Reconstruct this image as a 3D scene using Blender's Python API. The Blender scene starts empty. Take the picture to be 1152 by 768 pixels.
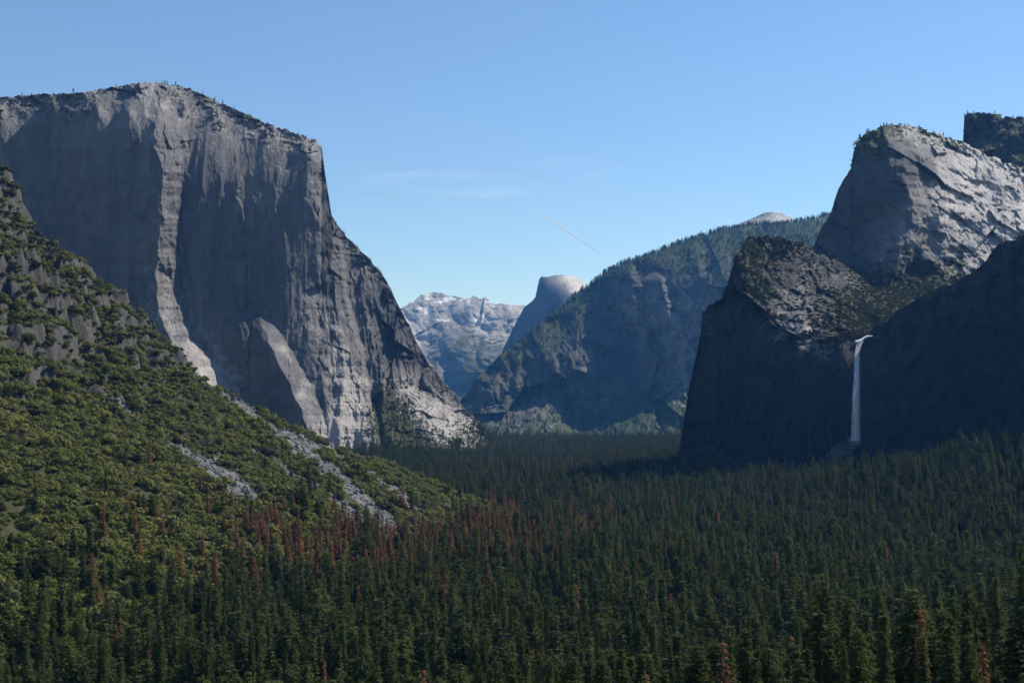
import bpy, math
import numpy as np

# ------------------------------------------------------------------ scene, camera, light
sc = bpy.context.scene
COL = sc.collection
F = 1450.0            # focal length in photo pixels (photo 1152 x 768)
HZ = 454.0            # row of the true horizon
PITCH = math.atan((HZ - 384.0) / F)
CP, SP = math.cos(PITCH), math.sin(PITCH)
FLOOR = -165.0        # valley floor below the lookout

SUN_AZ, SUN_EL = 58.0, 46.0      # degrees to the right of the view, height

def at(px, py, D):
    """world point seen at a photo position, D metres ahead"""
    px = np.asarray(px, float); py = np.asarray(py, float); D = np.asarray(D, float)
    u = (px - 576.0) / F; v = (384.0 - py) / F
    y = CP - SP * v; z = SP + CP * v
    return np.stack([u * D / y, D + 0 * u, z * D / y], -1)

def proj(P):
    P = np.asarray(P, float)
    y = P[..., 1] * CP + P[..., 2] * SP
    z = -P[..., 1] * SP + P[..., 2] * CP
    y = np.maximum(y, 1e-3)
    return 576 + F * P[..., 0] / y, 384 - F * z / y

cam_d = bpy.data.cameras.new('camera'); cam = bpy.data.objects.new('camera', cam_d); COL.objects.link(cam)
cam_d.sensor_width = 36.0; cam_d.lens = F / 1152.0 * 36.0
cam_d.clip_start = 1.0; cam_d.clip_end = 300000.0
cam.rotation_euler = (math.pi / 2 + PITCH, 0, 0)
sc.camera = cam

w = bpy.data.worlds.new('World'); sc.world = w; w.use_nodes = True
nt = w.node_tree; bg = nt.nodes['Background']
sky = nt.nodes.new('ShaderNodeTexSky'); sky.sky_type = 'NISHITA'; sky.sun_disc = False
sky.sun_elevation = math.radians(SUN_EL); sky.sun_rotation = math.radians(SUN_AZ)
sky.altitude = 3000; sky.air_density = 1.5; sky.dust_density = 0.0; sky.ozone_density = 6.5
nt.links.new(sky.outputs[0], bg.inputs[0]); bg.inputs[1].default_value = 0.118

sl = bpy.data.lights.new('sun', 'SUN'); sun = bpy.data.objects.new('sun', sl); COL.objects.link(sun)
sl.energy = 5.0; sl.angle = math.radians(0.53); sl.color = (1.0, 0.95, 0.88)
sun.rotation_euler = (math.radians(90 - SUN_EL), 0, math.radians(180 - SUN_AZ) )
sun.location = (0, 0, 3000)

sc.view_settings.view_transform = 'Standard'; sc.view_settings.look = 'None'
sc.view_settings.gamma = 1.0; sc.view_settings.use_curve_mapping = False
sc.view_settings.exposure = 0.2
sc.render.engine = 'CYCLES'
cy = sc.cycles
cy.max_bounces = 4; cy.diffuse_bounces = 2; cy.glossy_bounces = 1; cy.transmission_bounces = 1
cy.volume_bounces = 0; cy.transparent_max_bounces = 12; cy.caustics_reflective = False; cy.caustics_refractive = False
cy.use_denoising = True

def tag(o, label=None, cat=None, group=None, kind=None):
    if label: o['label'] = label
    if cat: o['category'] = cat
    if group: o['group'] = group
    if kind: o['kind'] = kind
    return o

# ------------------------------------------------------------------ noise
def _h(ix, iy, seed):
    n = (ix.astype(np.int64) * 374761393 + iy.astype(np.int64) * 668265263 + seed * 974711) & 0xffffffff
    n = ((n ^ (n >> 13)) * 1274126177) & 0xffffffff
    n = (n ^ (n >> 16)) & 0xffffffff
    return n / 4294967295.0 * 2 * math.pi
def pn(x, y, seed=0):
    x = np.asarray(x, float); y = np.asarray(y, float)
    ix = np.floor(x); iy = np.floor(y); fx = x - ix; fy = y - iy
    def g(dx, dy):
        a = _h(ix + dx, iy + dy, seed); return np.cos(a) * (fx - dx) + np.sin(a) * (fy - dy)
    u = fx ** 3 * (fx * (fx * 6 - 15) + 10); v = fy ** 3 * (fy * (fy * 6 - 15) + 10)
    a = g(0, 0) * (1 - u) + g(1, 0) * u; b = g(0, 1) * (1 - u) + g(1, 1) * u
    return (a * (1 - v) + b * v) * 1.5
def fbm(x, y, seed=0, o=5, gain=.5):
    s = 0; a = 1.0
    for i in range(o):
        s = s + a * pn(x * 2 ** i, y * 2 ** i, seed + i * 17); a *= gain
    return s
def rid(x, y, seed=0, o=5, gain=.5):
    s = 0; a = 1.0
    for i in range(o):
        s = s + a * (1 - 2.2 * np.abs(pn(x * 2 ** i, y * 2 ** i, seed + i * 31))); a *= gain
    return s
def _u(ix, iy, seed): return _h(ix, iy, seed) / (2 * math.pi)
def facet(x, y, seed=0, tilt=1.0, o=2, fine=.45):
    """broken rock: tilted flat pieces with sharp joints, mean near zero"""
    tot = 0; amp = 1.0
    for k in range(o):
        X_ = x * 2.3 ** k + 7.7 * k; Y_ = y * 2.3 ** k + 3.1 * k; sd = seed + 101 * k
        ix = np.floor(X_); iy = np.floor(Y_); best = np.full(np.shape(X_), 9.0); val = np.zeros(np.shape(X_))
        for dx in (-1, 0, 1):
            for dy in (-1, 0, 1):
                cx = ix + dx; cy_ = iy + dy
                ux = X_ - cx - _u(cx, cy_, sd); uy = Y_ - cy_ - _u(cx, cy_, sd + 1)
                d = ux * ux + uy * uy; a = _h(cx, cy_, sd + 2)
                v = (_u(cx, cy_, sd + 3) - .5) * 1.2 + tilt * (np.cos(a) * ux + np.sin(a) * uy)
                m = d < best; best = np.where(m, d, best); val = np.where(m, v, val)
        tot = tot + amp * val; amp *= fine
    return tot
def sstep(a, b, x):
    t = np.clip((x - a) / (b - a), 0, 1); return t * t * (3 - 2 * t)
def rbf(ctrl, px, py, asp=1.0, smooth=0.0):
    c = np.array(ctrl, float); n = len(c)
    P = c[:, :2] * (1, asp); r = np.hypot(P[:, None, 0] - P[None, :, 0], P[:, None, 1] - P[None, :, 1])
    A = np.zeros((n + 3, n + 3)); A[:n, :n] = r - np.eye(n) * smooth; A[:n, n:] = np.c_[np.ones(n), P / 100]; A[n:, :n] = A[:n, n:].T
    b = np.zeros((n + 3, c.shape[1] - 2)); b[:n] = c[:, 2:]
    k = np.linalg.solve(A, b)
    x = np.asarray(px, float); y = np.asarray(py, float) * asp
    out = k[n] + k[n + 1] * x[..., None] / 100 + k[n + 2] * y[..., None] / 100
    for i in range(n):
        out = out + k[i] * np.hypot(x - P[i, 0], y - P[i, 1])[..., None]
    return out[..., 0] if c.shape[1] == 3 else out

# ------------------------------------------------------------------ mesh helpers
def mesh_np(name, V, Fq, mats, parent=None, link=True, mi=None, smooth=False):
    me = bpy.data.meshes.new(name)
    V = np.asarray(V, np.float32).reshape(-1, 3)
    k = len(Fq[0]); Fa = np.asarray(Fq, np.int32)
    me.vertices.add(len(V)); me.vertices.foreach_set('co', V.ravel())
    me.loops.add(Fa.size); me.loops.foreach_set('vertex_index', Fa.ravel())
    me.polygons.add(len(Fa)); me.polygons.foreach_set('loop_start', np.arange(0, Fa.size, k, dtype=np.int32))
    me.polygons.foreach_set('loop_total', np.full(len(Fa), k, np.int32))
    if smooth: me.polygons.foreach_set('use_smooth', np.ones(len(Fa), bool))
    for m in (mats if isinstance(mats, (list, tuple)) else [mats]): me.materials.append(m)
    if mi is not None: me.polygons.foreach_set('material_index', np.asarray(mi, np.int32))
    me.update(calc_edges=True); me.validate()
    o = bpy.data.objects.new(name, me)
    if link: COL.objects.link(o)
    if parent is not None: o.parent = parent
    return o
def grid_faces(nr, nc):
    i = np.arange(nr * nc).reshape(nr, nc)
    return np.stack([i[:-1, :-1], i[1:, :-1], i[1:, 1:], i[:-1, 1:]], -1).reshape(-1, 4)
def attr(o, name, vals):
    a = o.data.attributes.new(name, 'FLOAT', 'POINT'); a.data.foreach_set('value', np.asarray(vals, np.float32).ravel())

# ------------------------------------------------------------------ materials
def newmat(name):
    m = bpy.data.materials.new(name); m.use_nodes = True
    n = m.node_tree; b = n.nodes['Principled BSDF']
    b.inputs['Specular IOR Level'].default_value = 0.15; b.inputs['Roughness'].default_value = 0.9
    return m, n, b
def N(n, t, **k):
    x = n.nodes.new(t)
    for a, v in k.items(): setattr(x, a, v)
    return x
def noise(n, coord, scale, vec=(1, 1, 1), detail=6, rough=.6, off=0.0):
    mp = N(n, 'ShaderNodeMapping'); mp.inputs['Scale'].default_value = [scale * q for q in vec]
    mp.inputs['Location'].default_value = (off, off * 1.3, off * .7)
    n.links.new(coord, mp.inputs[0])
    t = N(n, 'ShaderNodeTexNoise'); t.inputs['Scale'].default_value = 1.0; t.inputs['Detail'].default_value = detail
    t.inputs['Roughness'].default_value = rough
    n.links.new(mp.outputs[0], t.inputs['Vector']); return t.outputs['Fac']
def ramp(n, fac, lo, hi):
    r = N(n, 'ShaderNodeMapRange'); r.inputs['From Min'].default_value = lo; r.inputs['From Max'].default_value = hi
    r.clamp = True; n.links.new(fac, r.inputs['Value']); return r.outputs[0]
def mix(n, fac, a, b):
    x = N(n, 'ShaderNodeMix', data_type='RGBA')
    if isinstance(fac, float): x.inputs[0].default_value = fac
    else: n.links.new(fac, x.inputs[0])
    for s, v in ((x.inputs[6], a), (x.inputs[7], b)):
        if isinstance(v, tuple): s.default_value = (*v, 1)
        else: n.links.new(v, s)
    return x.outputs[2]
def math_(n, op, a, b=None):
    x = N(n, 'ShaderNodeMath', operation=op)
    for s, v in zip(x.inputs, (a, b)):
        if v is None: continue
        if isinstance(v, (int, float)): s.default_value = v
        else: n.links.new(v, s)
    return x.outputs[0]

def rock_mat(name, S=1.0, base=(.19, .18, .175), pale=(.45, .42, .39), dark=(.07, .07, .073), veg=(.045, .062, .022),
             veg2=(.085, .08, .035), warm=(.34, .27, .21), bump=1.0, vstreak=.10, vsoft=.12):
    """granite: S stretches every feature (far mountains use a larger S)"""
    m, n, b = newmat(name)
    co = N(n, 'ShaderNodeTexCoord').outputs['Object']
    st = noise(n, co, .030 / S, (1, .6, vstreak), 9, .68)
    st2 = noise(n, co, .11 / S, (1, .7, vstreak * .8), 5, .6, 31)
    bl = noise(n, co, .006 / S, (1, 1, .7), 6, .6, 12)
    fi = noise(n, co, .12 / S, (1, 1, 1), 8, .7, 5)
    c = mix(n, ramp(n, bl, .40, .60), mix(n, 0.4, dark, base), base)
    c = mix(n, ramp(n, st, .38, .62), mix(n, 0.5, c, dark), mix(n, 0.75, c, base))
    c = mix(n, math_(n, 'MULTIPLY', ramp(n, st2, .5, .72), .45), c, dark)
    wn = noise(n, co, .009 / S, (1, 1, .35), 5, .6, 70)
    c = mix(n, math_(n, 'MULTIPLY', ramp(n, wn, .53, .68), .35), c, warm)
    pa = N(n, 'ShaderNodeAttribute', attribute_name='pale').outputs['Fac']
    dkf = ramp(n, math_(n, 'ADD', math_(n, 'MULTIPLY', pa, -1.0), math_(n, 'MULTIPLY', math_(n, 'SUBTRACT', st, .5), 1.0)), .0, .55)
    c = mix(n, math_(n, 'MULTIPLY', dkf, .92), c, dark)  # negative pale darkens granite: dark diorite, and shade painted on shaded faces
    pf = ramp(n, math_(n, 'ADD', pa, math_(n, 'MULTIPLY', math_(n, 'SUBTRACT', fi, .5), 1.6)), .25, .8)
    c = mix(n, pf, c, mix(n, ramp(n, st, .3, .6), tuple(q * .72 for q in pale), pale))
    va = N(n, 'ShaderNodeAttribute', attribute_name='veg').outputs['Fac']
    vn = noise(n, co, .035 / S, (1, 1, 1.6), 8, .68, 44)
    vv = math_(n, 'ADD', va, math_(n, 'MULTIPLY', math_(n, 'SUBTRACT', vn, .5), 2.6))
    vf = ramp(n, vv, .5 - vsoft, .5 + vsoft)
    c = mix(n, vf, c, mix(n, ramp(n, noise(n, co, .06 / S, (1, 1, 1), 5, .6, 9), .35, .65), veg, veg2))
    n.links.new(c, b.inputs['Base Color'])
    hgt = math_(n, 'ADD', math_(n, 'MULTIPLY', fi, 1.0), math_(n, 'MULTIPLY', st2, .8))
    bp = N(n, 'ShaderNodeBump'); bp.inputs['Strength'].default_value = min(1, .8 * bump); bp.inputs['Distance'].default_value = 7.0 * S * bump
    n.links.new(hgt, bp.inputs['Height']); n.links.new(bp.outputs[0], b.inputs['Normal'])
    return m, n, b, c

M_elcap = rock_mat('granite_cliff')[0]
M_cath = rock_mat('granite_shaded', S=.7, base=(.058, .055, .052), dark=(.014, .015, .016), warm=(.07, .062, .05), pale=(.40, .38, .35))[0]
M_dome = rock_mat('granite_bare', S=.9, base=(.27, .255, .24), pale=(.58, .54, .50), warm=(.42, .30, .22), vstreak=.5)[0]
M_sent = rock_mat('granite_far', S=1.6, base=(.11, .107, .104), dark=(.03, .03, .03), pale=(.34, .32, .30), veg=(.034, .052, .018), veg2=(.062, .085, .026), bump=1.0)[0]
def snow_mat():
    m, n, b, c = rock_mat('granite_snowy', S=3.5, base=(.27, .265, .26), pale=(.60, .58, .55), dark=(.10, .10, .105), vstreak=.6)
    co = N(n, 'ShaderNodeTexCoord').outputs['Object']
    sa = N(n, 'ShaderNodeAttribute', attribute_name='snow').outputs['Fac']
    sn = noise(n, co, .0042, (1, 1, 1.5), 7, .65, 3)
    sf = ramp(n, math_(n, 'ADD', sa, math_(n, 'MULTIPLY', math_(n, 'SUBTRACT', sn, .5), 3.2)), .55, .75)
    n.links.new(mix(n, sf, c, (.82, .84, .88)), b.inputs['Base Color']); return m
M_snow = snow_mat()

def leaf_mat(name, a, b_, trans=.25, var=.35, hue=None):
    m, n, b = newmat(name)
    oi = N(n, 'ShaderNodeObjectInfo').outputs['Random']
    co = N(n, 'ShaderNodeTexCoord').outputs['Object']
    no = noise(n, co, .55, (1, 1, 1), 3, .6)
    lo_ = N(n, 'ShaderNodeObjectInfo').outputs['Location']; pn_ = ramp(n, noise(n, lo_, .011, (1, 1, 1), 3, .6, 9), .3, .7)
    c = mix(n, math_(n, 'ADD', math_(n, 'MULTIPLY', oi, .6), math_(n, 'MULTIPLY', pn_, .4)), a, b_)
    c = mix(n, math_(n, 'MULTIPLY', ramp(n, no, .35, .65), var), c, tuple(min(1, 1.9 * q) for q in b_))
    n.links.new(c, b.inputs['Base Color']); b.inputs['Specular IOR Level'].default_value = .1
    tr = N(n, 'ShaderNodeBsdfTranslucent'); n.links.new(c, tr.inputs[0])
    ms = N(n, 'ShaderNodeMixShader'); ms.inputs[0].default_value = trans
    n.links.new(b.outputs[0], ms.inputs[1]); n.links.new(tr.outputs[0], ms.inputs[2])
    n.links.new(ms.outputs[0], n.nodes['Material Output'].inputs[0]); return m
M_needle = leaf_mat('conifer_needles', (.020, .031, .011), (.084, .100, .028), .35)
M_rust = leaf_mat('rust_needles', (.10, .062, .040), (.26, .115, .045), .25)
M_grey = leaf_mat('grey_twigs', (.10, .085, .075), (.15, .13, .11), .1)
M_oak = leaf_mat('oak_leaves', (.070, .098, .018), (.15, .165, .032), .35)
M_shrub = leaf_mat('shrub_leaves', (.060, .080, .020), (.17, .165, .045), .3)
M_dshrub = leaf_mat('dark_shrub_leaves', (.034, .044, .018), (.080, .070, .036), .2)
def plain(name, a, b_, sc_=.8):
    m, n, b = newmat(name); co = N(n, 'ShaderNodeTexCoord').outputs['Object']
    n.links.new(mix(n, ramp(n, noise(n, co, sc_, (1, 1, .3), 5, .6), .35, .65), a, b_), b.inputs['Base Color']); return m
M_bark = plain('bark', (.045, .034, .026), (.10, .078, .06))
M_gbark = plain('grey_bark', (.13, .12, .11), (.24, .22, .2))
M_stone = plain('talus_stone', (.09, .09, .087), (.24, .235, .225), .25)

# ------------------------------------------------------------------ mountains seen from the lookout
def strip(px, py, L, R, A, W, y0=None, soft=8, jit=1.0):
    L = np.array(L, float); R = np.array(R, float)
    l = np.interp(py, L[:, 0], L[:, 1]); r = np.interp(py, R[:, 0], R[:, 1])
    j = jit * (fbm(px * 0 + 3, py / 38.0, 5, 6, .62) * 5.5 + fbm(px / 22, py / 26.0, 8, 5, .6) * 4.0)
    t = np.clip((px + j - l) / np.maximum(r - l, 2), 0, 1)
    d = A * (t - np.clip((px + j - l + W) / W, 0, 1)) if W > 0 else A * t
    if y0 is not None: d = d * sstep(y0 - soft, y0 + soft, py)
    return d

def mountain(name, mat, sky_, ctrl, x0, x1, step=1.0, rows=200, low=FLOOR - 25, strips=(), noise_f=None, veg=None, pale=None, snow=None,
             back=(900, 350), jag=1.0, label='', cat='mountain', asp=1.0, smooth=4.0, vnoise=.22, shear=None, foot=520.0):
    px = np.arange(x0, x1 + step, step)
    s = np.array(sky_, float); top = np.interp(px, s[:, 0], s[:, 1]) + fbm(px / 9.0, px * 0 + len(name), 3, 4) * 1.1 * jag + jag * .9 * facet(px / 11.0, px * 0 + .37, 77, 1.2, 3)
    c = np.array(ctrl, float)
    # the foot of the mountain goes down below the valley floor
    bD = rbf(ctrl, px, np.full_like(px, foot), asp, smooth)
    bD = np.clip(bD, .85 * c[:, 2].min(), c[:, 2].max())
    bot = 454 - low / np.maximum(bD, 500) * F + 2
    v = np.linspace(0, 1, rows)[:, None]
    PY = top[None] + v * (bot - top)[None]; PX = np.repeat(px[None], rows, 0)
    D = rbf(ctrl, PX, PY, asp, smooth)
    D = np.clip(D, .88 * c[:, 2].min(), 1.06 * c[:, 2].max())
    for st in strips: D = D + strip(PX, PY, *st)
    m = D.mean() / F
    if shear is not None: D = D + shear(PX, PY)
    if noise_f is not None: D = D + noise_f(PX, PY, (PX - 576) * m, (HZ - PY) * m)
    P = at(PX, PY, D)
    # body behind the skyline, falling away to the ground
    nb = 10; tb = np.linspace(0, 1, nb + 1)[1:]
    bk = []
    for t in tb[::-1]:
        q = P[0].copy(); q = q * (1 + (back[0] * t + 60 * pn(px / 30, px * 0 + t * 3, 7) * t * 2) / q[:, 1])[:, None]
        hh = np.maximum(q[:, 2] - low, 0)
        q[:, 2] = low + hh * (1 - t ** 2 * min(1, back[1] / 400.0)) - 8 * t
        bk.append(q)
    end = bk[0].copy(); end[:, 2] = low - 5; end[:, :2] *= (1 + 150 / end[:, 1])[:, None]
    A = np.concatenate([[end], bk, P], 0)
    nr, nc = A.shape[:2]
    o = mesh_np(name, A.reshape(-1, 3), grid_faces(nr, nc), mat, smooth=False)
    pad = nr - rows
    def put(nm, cc, dflt=0.0):
        vals = rbf(cc, PX, PY, 1.0, 2.0) if cc is not None else PX * 0 + dflt
        vals = np.clip(vals + vnoise * fbm(PX / 14, PY / 14, 71, 4) * (cc is not None), -.5, 1.5)
        attr(o, nm, np.concatenate([np.repeat(vals[:1], pad, 0), vals], 0)); return vals
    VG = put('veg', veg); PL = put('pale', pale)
    if snow is not None: put('snow', snow)
    tag(o, label, cat, kind='structure')
    return dict(o=o, P=P, PX=PX, PY=PY, veg=VG, pale=PL, step=step)

# ---- the great granite wall on the left
def n_elcap(PX, PY, X, Z):
    h = sstep(395, 440, PX)                     # the east part is much more furrowed
    lit = sstep(340, 380, PX) * (1 - h)
    pil = sstep(10, 0, np.abs(PX - np.interp(PY, [94, 160, 270, 340, 400, 450], [185, 195, 187, 192, 218, 250])) - 14)
    a = 3.5 + 11 * h + 6 * lit + 4 * pil
    a = a * (1 - .8 * sstep(0, 1, (PY - np.interp(PX, [400, 412, 440, 470, 500, 520, 556], [520, 450, 432, 425, 448, 468, 492])) / 8))
    d = a * -rid(X / 95 + .25 * pn(X / 200, Z / 200, 3), Z / 620, 2, 5, .55)
    toe = sstep(0, 1, (PY - np.interp(PX, [400, 412, 440, 470, 500, 520, 556], [520, 450, 432, 425, 448, 468, 492])) / 8)
    d += (2.2 + (20 * h + 8 * lit) * (1 - .75 * toe) + 7 * pil) * facet(X / 75 + .12 * fbm(X / 60, Z / 60, 4, 3), Z / 170, 6, 1.0, 3)
    d += 1.6 * (1 + 2.5 * h + 1.5 * lit + pil) * fbm(X / 22, Z / 100, 9, 4)
    d += (2.0 + 4 * lit + 6 * h + 2 * pil) * fbm(X / 70, Z / 90, 13, 6, .6)
    brow = 1 - sstep(0, 34, PY - np.interp(PX, SK_EL[:, 0], SK_EL[:, 1]))
    d += brow * (12 * fbm(X / 60, Z / 30, 21, 5) + 20 * facet(X / 70, Z / 34, 23, 1, 3))
    toe = sstep(0, 1, (PY - np.interp(PX, [400, 412, 440, 470, 500, 520, 556], [520, 450, 432, 425, 448, 468, 492])) / 8)
    d += toe * (8 * fbm(X / 55, Z / 45, 29, 5) + 10 * facet((X + .5 * Z) / 90, Z / 45, 28, 1, 3) * sstep(430, 460, PX))
    return d
SK_EL = np.array([(-60, 116), (-30, 112), (0, 110), (40, 106), (75, 105), (100, 103), (130, 97), (155, 94), (178, 93), (200, 97), (222, 104), (240, 112), (262, 122), (280, 130),
                  (300, 139), (320, 146), (340, 152), (356, 158), (362, 166), (365, 190), (369, 215), (373, 243), (385, 260), (400, 276), (415, 291), (430, 308), (440, 325), (450, 346),
                  (460, 365), (470, 388), (482, 408), (500, 432), (520, 455), (538, 475), (556, 494)])
C = 200
elcap = mountain('granite_cliff', M_elcap, SK_EL, [(x, y, d + C) for x, y, d in [
    (-60, 116, 3640), (-60, 128, 3540), (-60, 300, 3470), (-60, 520, 3400), (0, 109, 3620), (0, 123, 3460), (60, 104, 3600), (60, 117, 3445), (110, 102, 3640), (110, 124, 3405), (140, 96, 3680), (145, 128, 3390),
    (175, 94, 3700), (178, 130, 3395), (205, 98, 3660), (208, 120, 3395), (240, 112, 3580), (240, 122, 3380), (300, 139, 3540), (300, 148, 3378), (350, 156, 3500), (350, 165, 3376),
    (0, 150, 3455), (0, 300, 3420), (0, 520, 3370), (90, 150, 3410), (90, 300, 3370), (90, 520, 3310), (180, 200, 3350), (178, 330, 3310), (190, 400, 3270), (200, 520, 3180),
    (260, 200, 3350), (260, 330, 3310), (265, 420, 3270), (270, 520, 3180), (340, 200, 3355), (340, 300, 3330), (330, 400, 3280), (340, 520, 3170),
    (368, 180, 3400), (375, 250, 3400), (372, 330, 3365), (385, 400, 3310), (400, 460, 3270), (415, 520, 3170), (400, 278, 3500), (405, 340, 3445), (415, 400, 3400), (422, 455, 3370),
    (440, 325, 3560), (445, 380, 3510), (448, 425, 3470), (448, 470, 3310), (450, 520, 3150), (430, 500, 3170), (425, 475, 3270), (440, 490, 3190), (470, 388, 3650), (480, 425, 3600), (485, 450, 3500), (485, 480, 3330), (490, 530, 3200),
    (500, 432, 3720), (505, 455, 3580), (520, 490, 3400), (525, 530, 3250), (520, 456, 3740), (556, 494, 3720), (556, 530, 3500)]],
    -160, 556, .8, 330,
    strips=[([(94, 158), (130, 168), (160, 177), (200, 184), (270, 180), (310, 175), (340, 178), (380, 190), (420, 214), (460, 240)],
             [(94, 206), (115, 214), (160, 213), (200, 206), (270, 200), (330, 202), (350, 208), (385, 222), (420, 252), (445, 268)], 160, 120, None, 8, .6),
            ([(340, 288), (385, 302), (430, 325), (460, 339), (490, 345), (530, 350)], [(340, 297), (400, 331), (445, 358), (490, 369), (530, 380)], 85, 50, 372, 26, .5),
            ([(150, 262), (200, 268), (260, 272), (300, 276)], [(150, 266), (200, 273), (260, 274), (300, 277)], 10, 30, 200, 30),
            ([(165, 348), (250, 353), (318, 364), (328, 341), (380, 345), (400, 351), (430, 362), (470, 376), (510, 390)],
             [(165, 370), (250, 380), (318, 392), (330, 398), (400, 410), (450, 418), (510, 428)], 75, -1),
            ([(235, 378), (262, 380), (330, 386), (400, 405), (440, 412), (470, 417), (530, 430)], [(235, 380), (262, 384), (330, 392), (400, 411), (440, 418), (470, 424), (530, 436)], 70, -1, 262, 16, .4)],
    noise_f=n_elcap, asp=.45, shear=lambda x, y: np.interp(x, [-60, 215, 372, 380, 560], [-370, -118, 0, 0, -60]) + .07 * 2.4 * (y - 330) * sstep(430, 390, x),
    veg=[(0, 112, .45), (60, 108, .4), (110, 104, .25), (175, 98, .15), (215, 108, .5), (280, 134, .3), (350, 160, .25), (0, 130, -.2), (180, 130, -.3), (350, 175, -.3), (0, 300, -.5), (200, 300, -.5), (380, 300, -.5),
         (300, 500, -.4), (400, 440, -.3), (425, 300, .0), (405, 450, -.1), (422, 455, .95), (445, 445, .6), (440, 490, 1.0), (455, 470, .7), (410, 500, -.3), (430, 510, .8), (470, 430, .1), (460, 460, .5), (490, 455, -.1), (500, 480, .1), (480, 500, .75), (470, 485, .5), (530, 475, .35), (540, 500, .6), (500, 435, .4), (470, 400, -.1)],
    pale=[(0, 120, .3), (60, 112, .3), (130, 105, .3), (175, 100, .4), (175, 125, .3), (60, 150, -.1), (90, 300, -.25), (195, 150, .2), (195, 250, .2), (195, 330, .3), (230, 420, .75), (255, 430, .8), (270, 200, -.1), (280, 350, -.3), (318, 392, .75), (342, 445, .75), (358, 485, .7), (288, 385, -.4), (305, 430, -.4), (325, 470, -.3), (345, 395, -.3), (365, 450, -.1),  # main wall and gap beside slab darkened: their shade put into the colour
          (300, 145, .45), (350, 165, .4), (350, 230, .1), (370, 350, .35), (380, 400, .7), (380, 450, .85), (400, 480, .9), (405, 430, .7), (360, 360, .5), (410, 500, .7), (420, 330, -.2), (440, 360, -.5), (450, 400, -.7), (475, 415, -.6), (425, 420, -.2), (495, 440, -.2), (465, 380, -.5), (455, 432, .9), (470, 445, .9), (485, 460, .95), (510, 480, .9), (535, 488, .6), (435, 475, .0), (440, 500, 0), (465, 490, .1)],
    label='huge sheer granite wall rising over the left side of the valley', cat='cliff', back=(1500, 330), smooth=6)

# ---- snowy high range at the head of the valley
def n_far(PX, PY, X, Z):
    q = X + .8 * Z
    return 300 * rid(q / 1900 + .2, (Z - .5 * X) / 1500, 5, 5, .5) + 45 * facet(q / 900, (Z - .5 * X) / 700, 3, 1, 3, .4) + 25 * fbm(X / 260, Z / 260, 6, 4)
far = mountain('snowy_mountain', M_snow, [(370, 356), (400, 350), (430, 352), (452, 346), (470, 335), (480, 330), (490, 328), (500, 331), (514, 334), (528, 336), (533, 333), (540, 337), (546, 334), (556, 341), (575, 343), (610, 345)],
    [(440, 350, 14800), (490, 329, 15500), (545, 336, 15300), (610, 345, 15200), (440, 400, 13600), (480, 370, 14600), (500, 385, 13900), (540, 360, 14700), (560, 380, 14300), (600, 380, 14300), (480, 430, 13000), (520, 430, 12900), (580, 430, 12800), (440, 520, 11500), (600, 520, 11500)],
    372, 640, .6, 260, noise_f=n_far, snow=[(452, 346, .55), (490, 331, .4), (480, 350, .3), (500, 360, .3), (540, 345, .25), (545, 352, .35), (590, 350, .1), (460, 385, .2), (480, 400, .1), (520, 380, .0), (560, 380, -.1), (500, 420, -.6), (560, 430, -.6), (480, 450, -.6)],
    pale=[(460, 350, .5), (470, 385, .6), (500, 355, .3), (540, 362, .8), (545, 350, .4), (520, 395, -.3), (500, 385, -.2), (560, 372, .5), (500, 430, -.1), (560, 430, 0)],
    veg=[(460, 350, -.4), (545, 345, -.3), (590, 350, .3), (540, 360, -.2), (525, 372, .5), (500, 378, .4), (475, 372, .0), (468, 392, .0), (500, 400, .65), (540, 390, .6), (565, 372, .3), (490, 430, .65), (560, 420, .7)],  # lower slope darkened by forest cover, partly painted in for its blue shade
    label='distant pale mountain range with snow patches at the head of the valley', back=(3000, 300), jag=.8)

# ---- half dome
def n_half(PX, PY, X, Z):
    return 25 * fbm(X / 400, Z / 500, 15, 5) + 10 * rid(X / 120, Z / 700, 16, 4)
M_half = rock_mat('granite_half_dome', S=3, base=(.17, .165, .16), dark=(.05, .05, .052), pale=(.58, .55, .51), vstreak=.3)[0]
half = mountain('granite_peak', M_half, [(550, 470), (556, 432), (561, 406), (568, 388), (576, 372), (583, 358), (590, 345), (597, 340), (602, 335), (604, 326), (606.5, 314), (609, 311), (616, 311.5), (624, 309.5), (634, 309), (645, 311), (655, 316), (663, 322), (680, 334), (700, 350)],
    [(550, 420, 13000), (560, 393, 13000), (570, 372, 13000), (550, 430, 12600), (585, 352, 12990), (600, 335, 12975), (608, 314, 12970), (617, 313, 12950), (630, 322, 12910), (642, 333, 12870), (648, 345, 12840), (625, 309, 13200), (640, 310, 13500), (640, 318, 13250), (655, 318, 13700), (655, 330, 13250), (663, 323, 13700), (700, 350, 14000),
     (590, 375, 12960), (620, 360, 12880), (640, 360, 12820), (580, 400, 12950), (620, 400, 12830), (660, 400, 12760), (580, 450, 12750), (700, 450, 12650)],
    550, 700, .6, 220, noise_f=n_half, snow=[(629, 310, .72), (634, 309, .5), (645, 315, -.2), (600, 350, -.8), (660, 330, -.6), (615, 316, -.6)],
    pale=[(640, 312, 1.0), (655, 325, 1.0), (648, 330, .6), (612, 318, -.5), (630, 330, -.6), (600, 350, -.7), (635, 350, -.7), (600, 400, -.5)], veg=[(645, 316, -.6), (590, 345, .0), (600, 400, .5), (620, 350, -.5), (650, 400, .5)],  # cap lightened and left face darkened: lit and shaded sides painted in
    label='split rounded granite peak with sheer shaded left face far up the valley', back=(900, 350), jag=.3)

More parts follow.
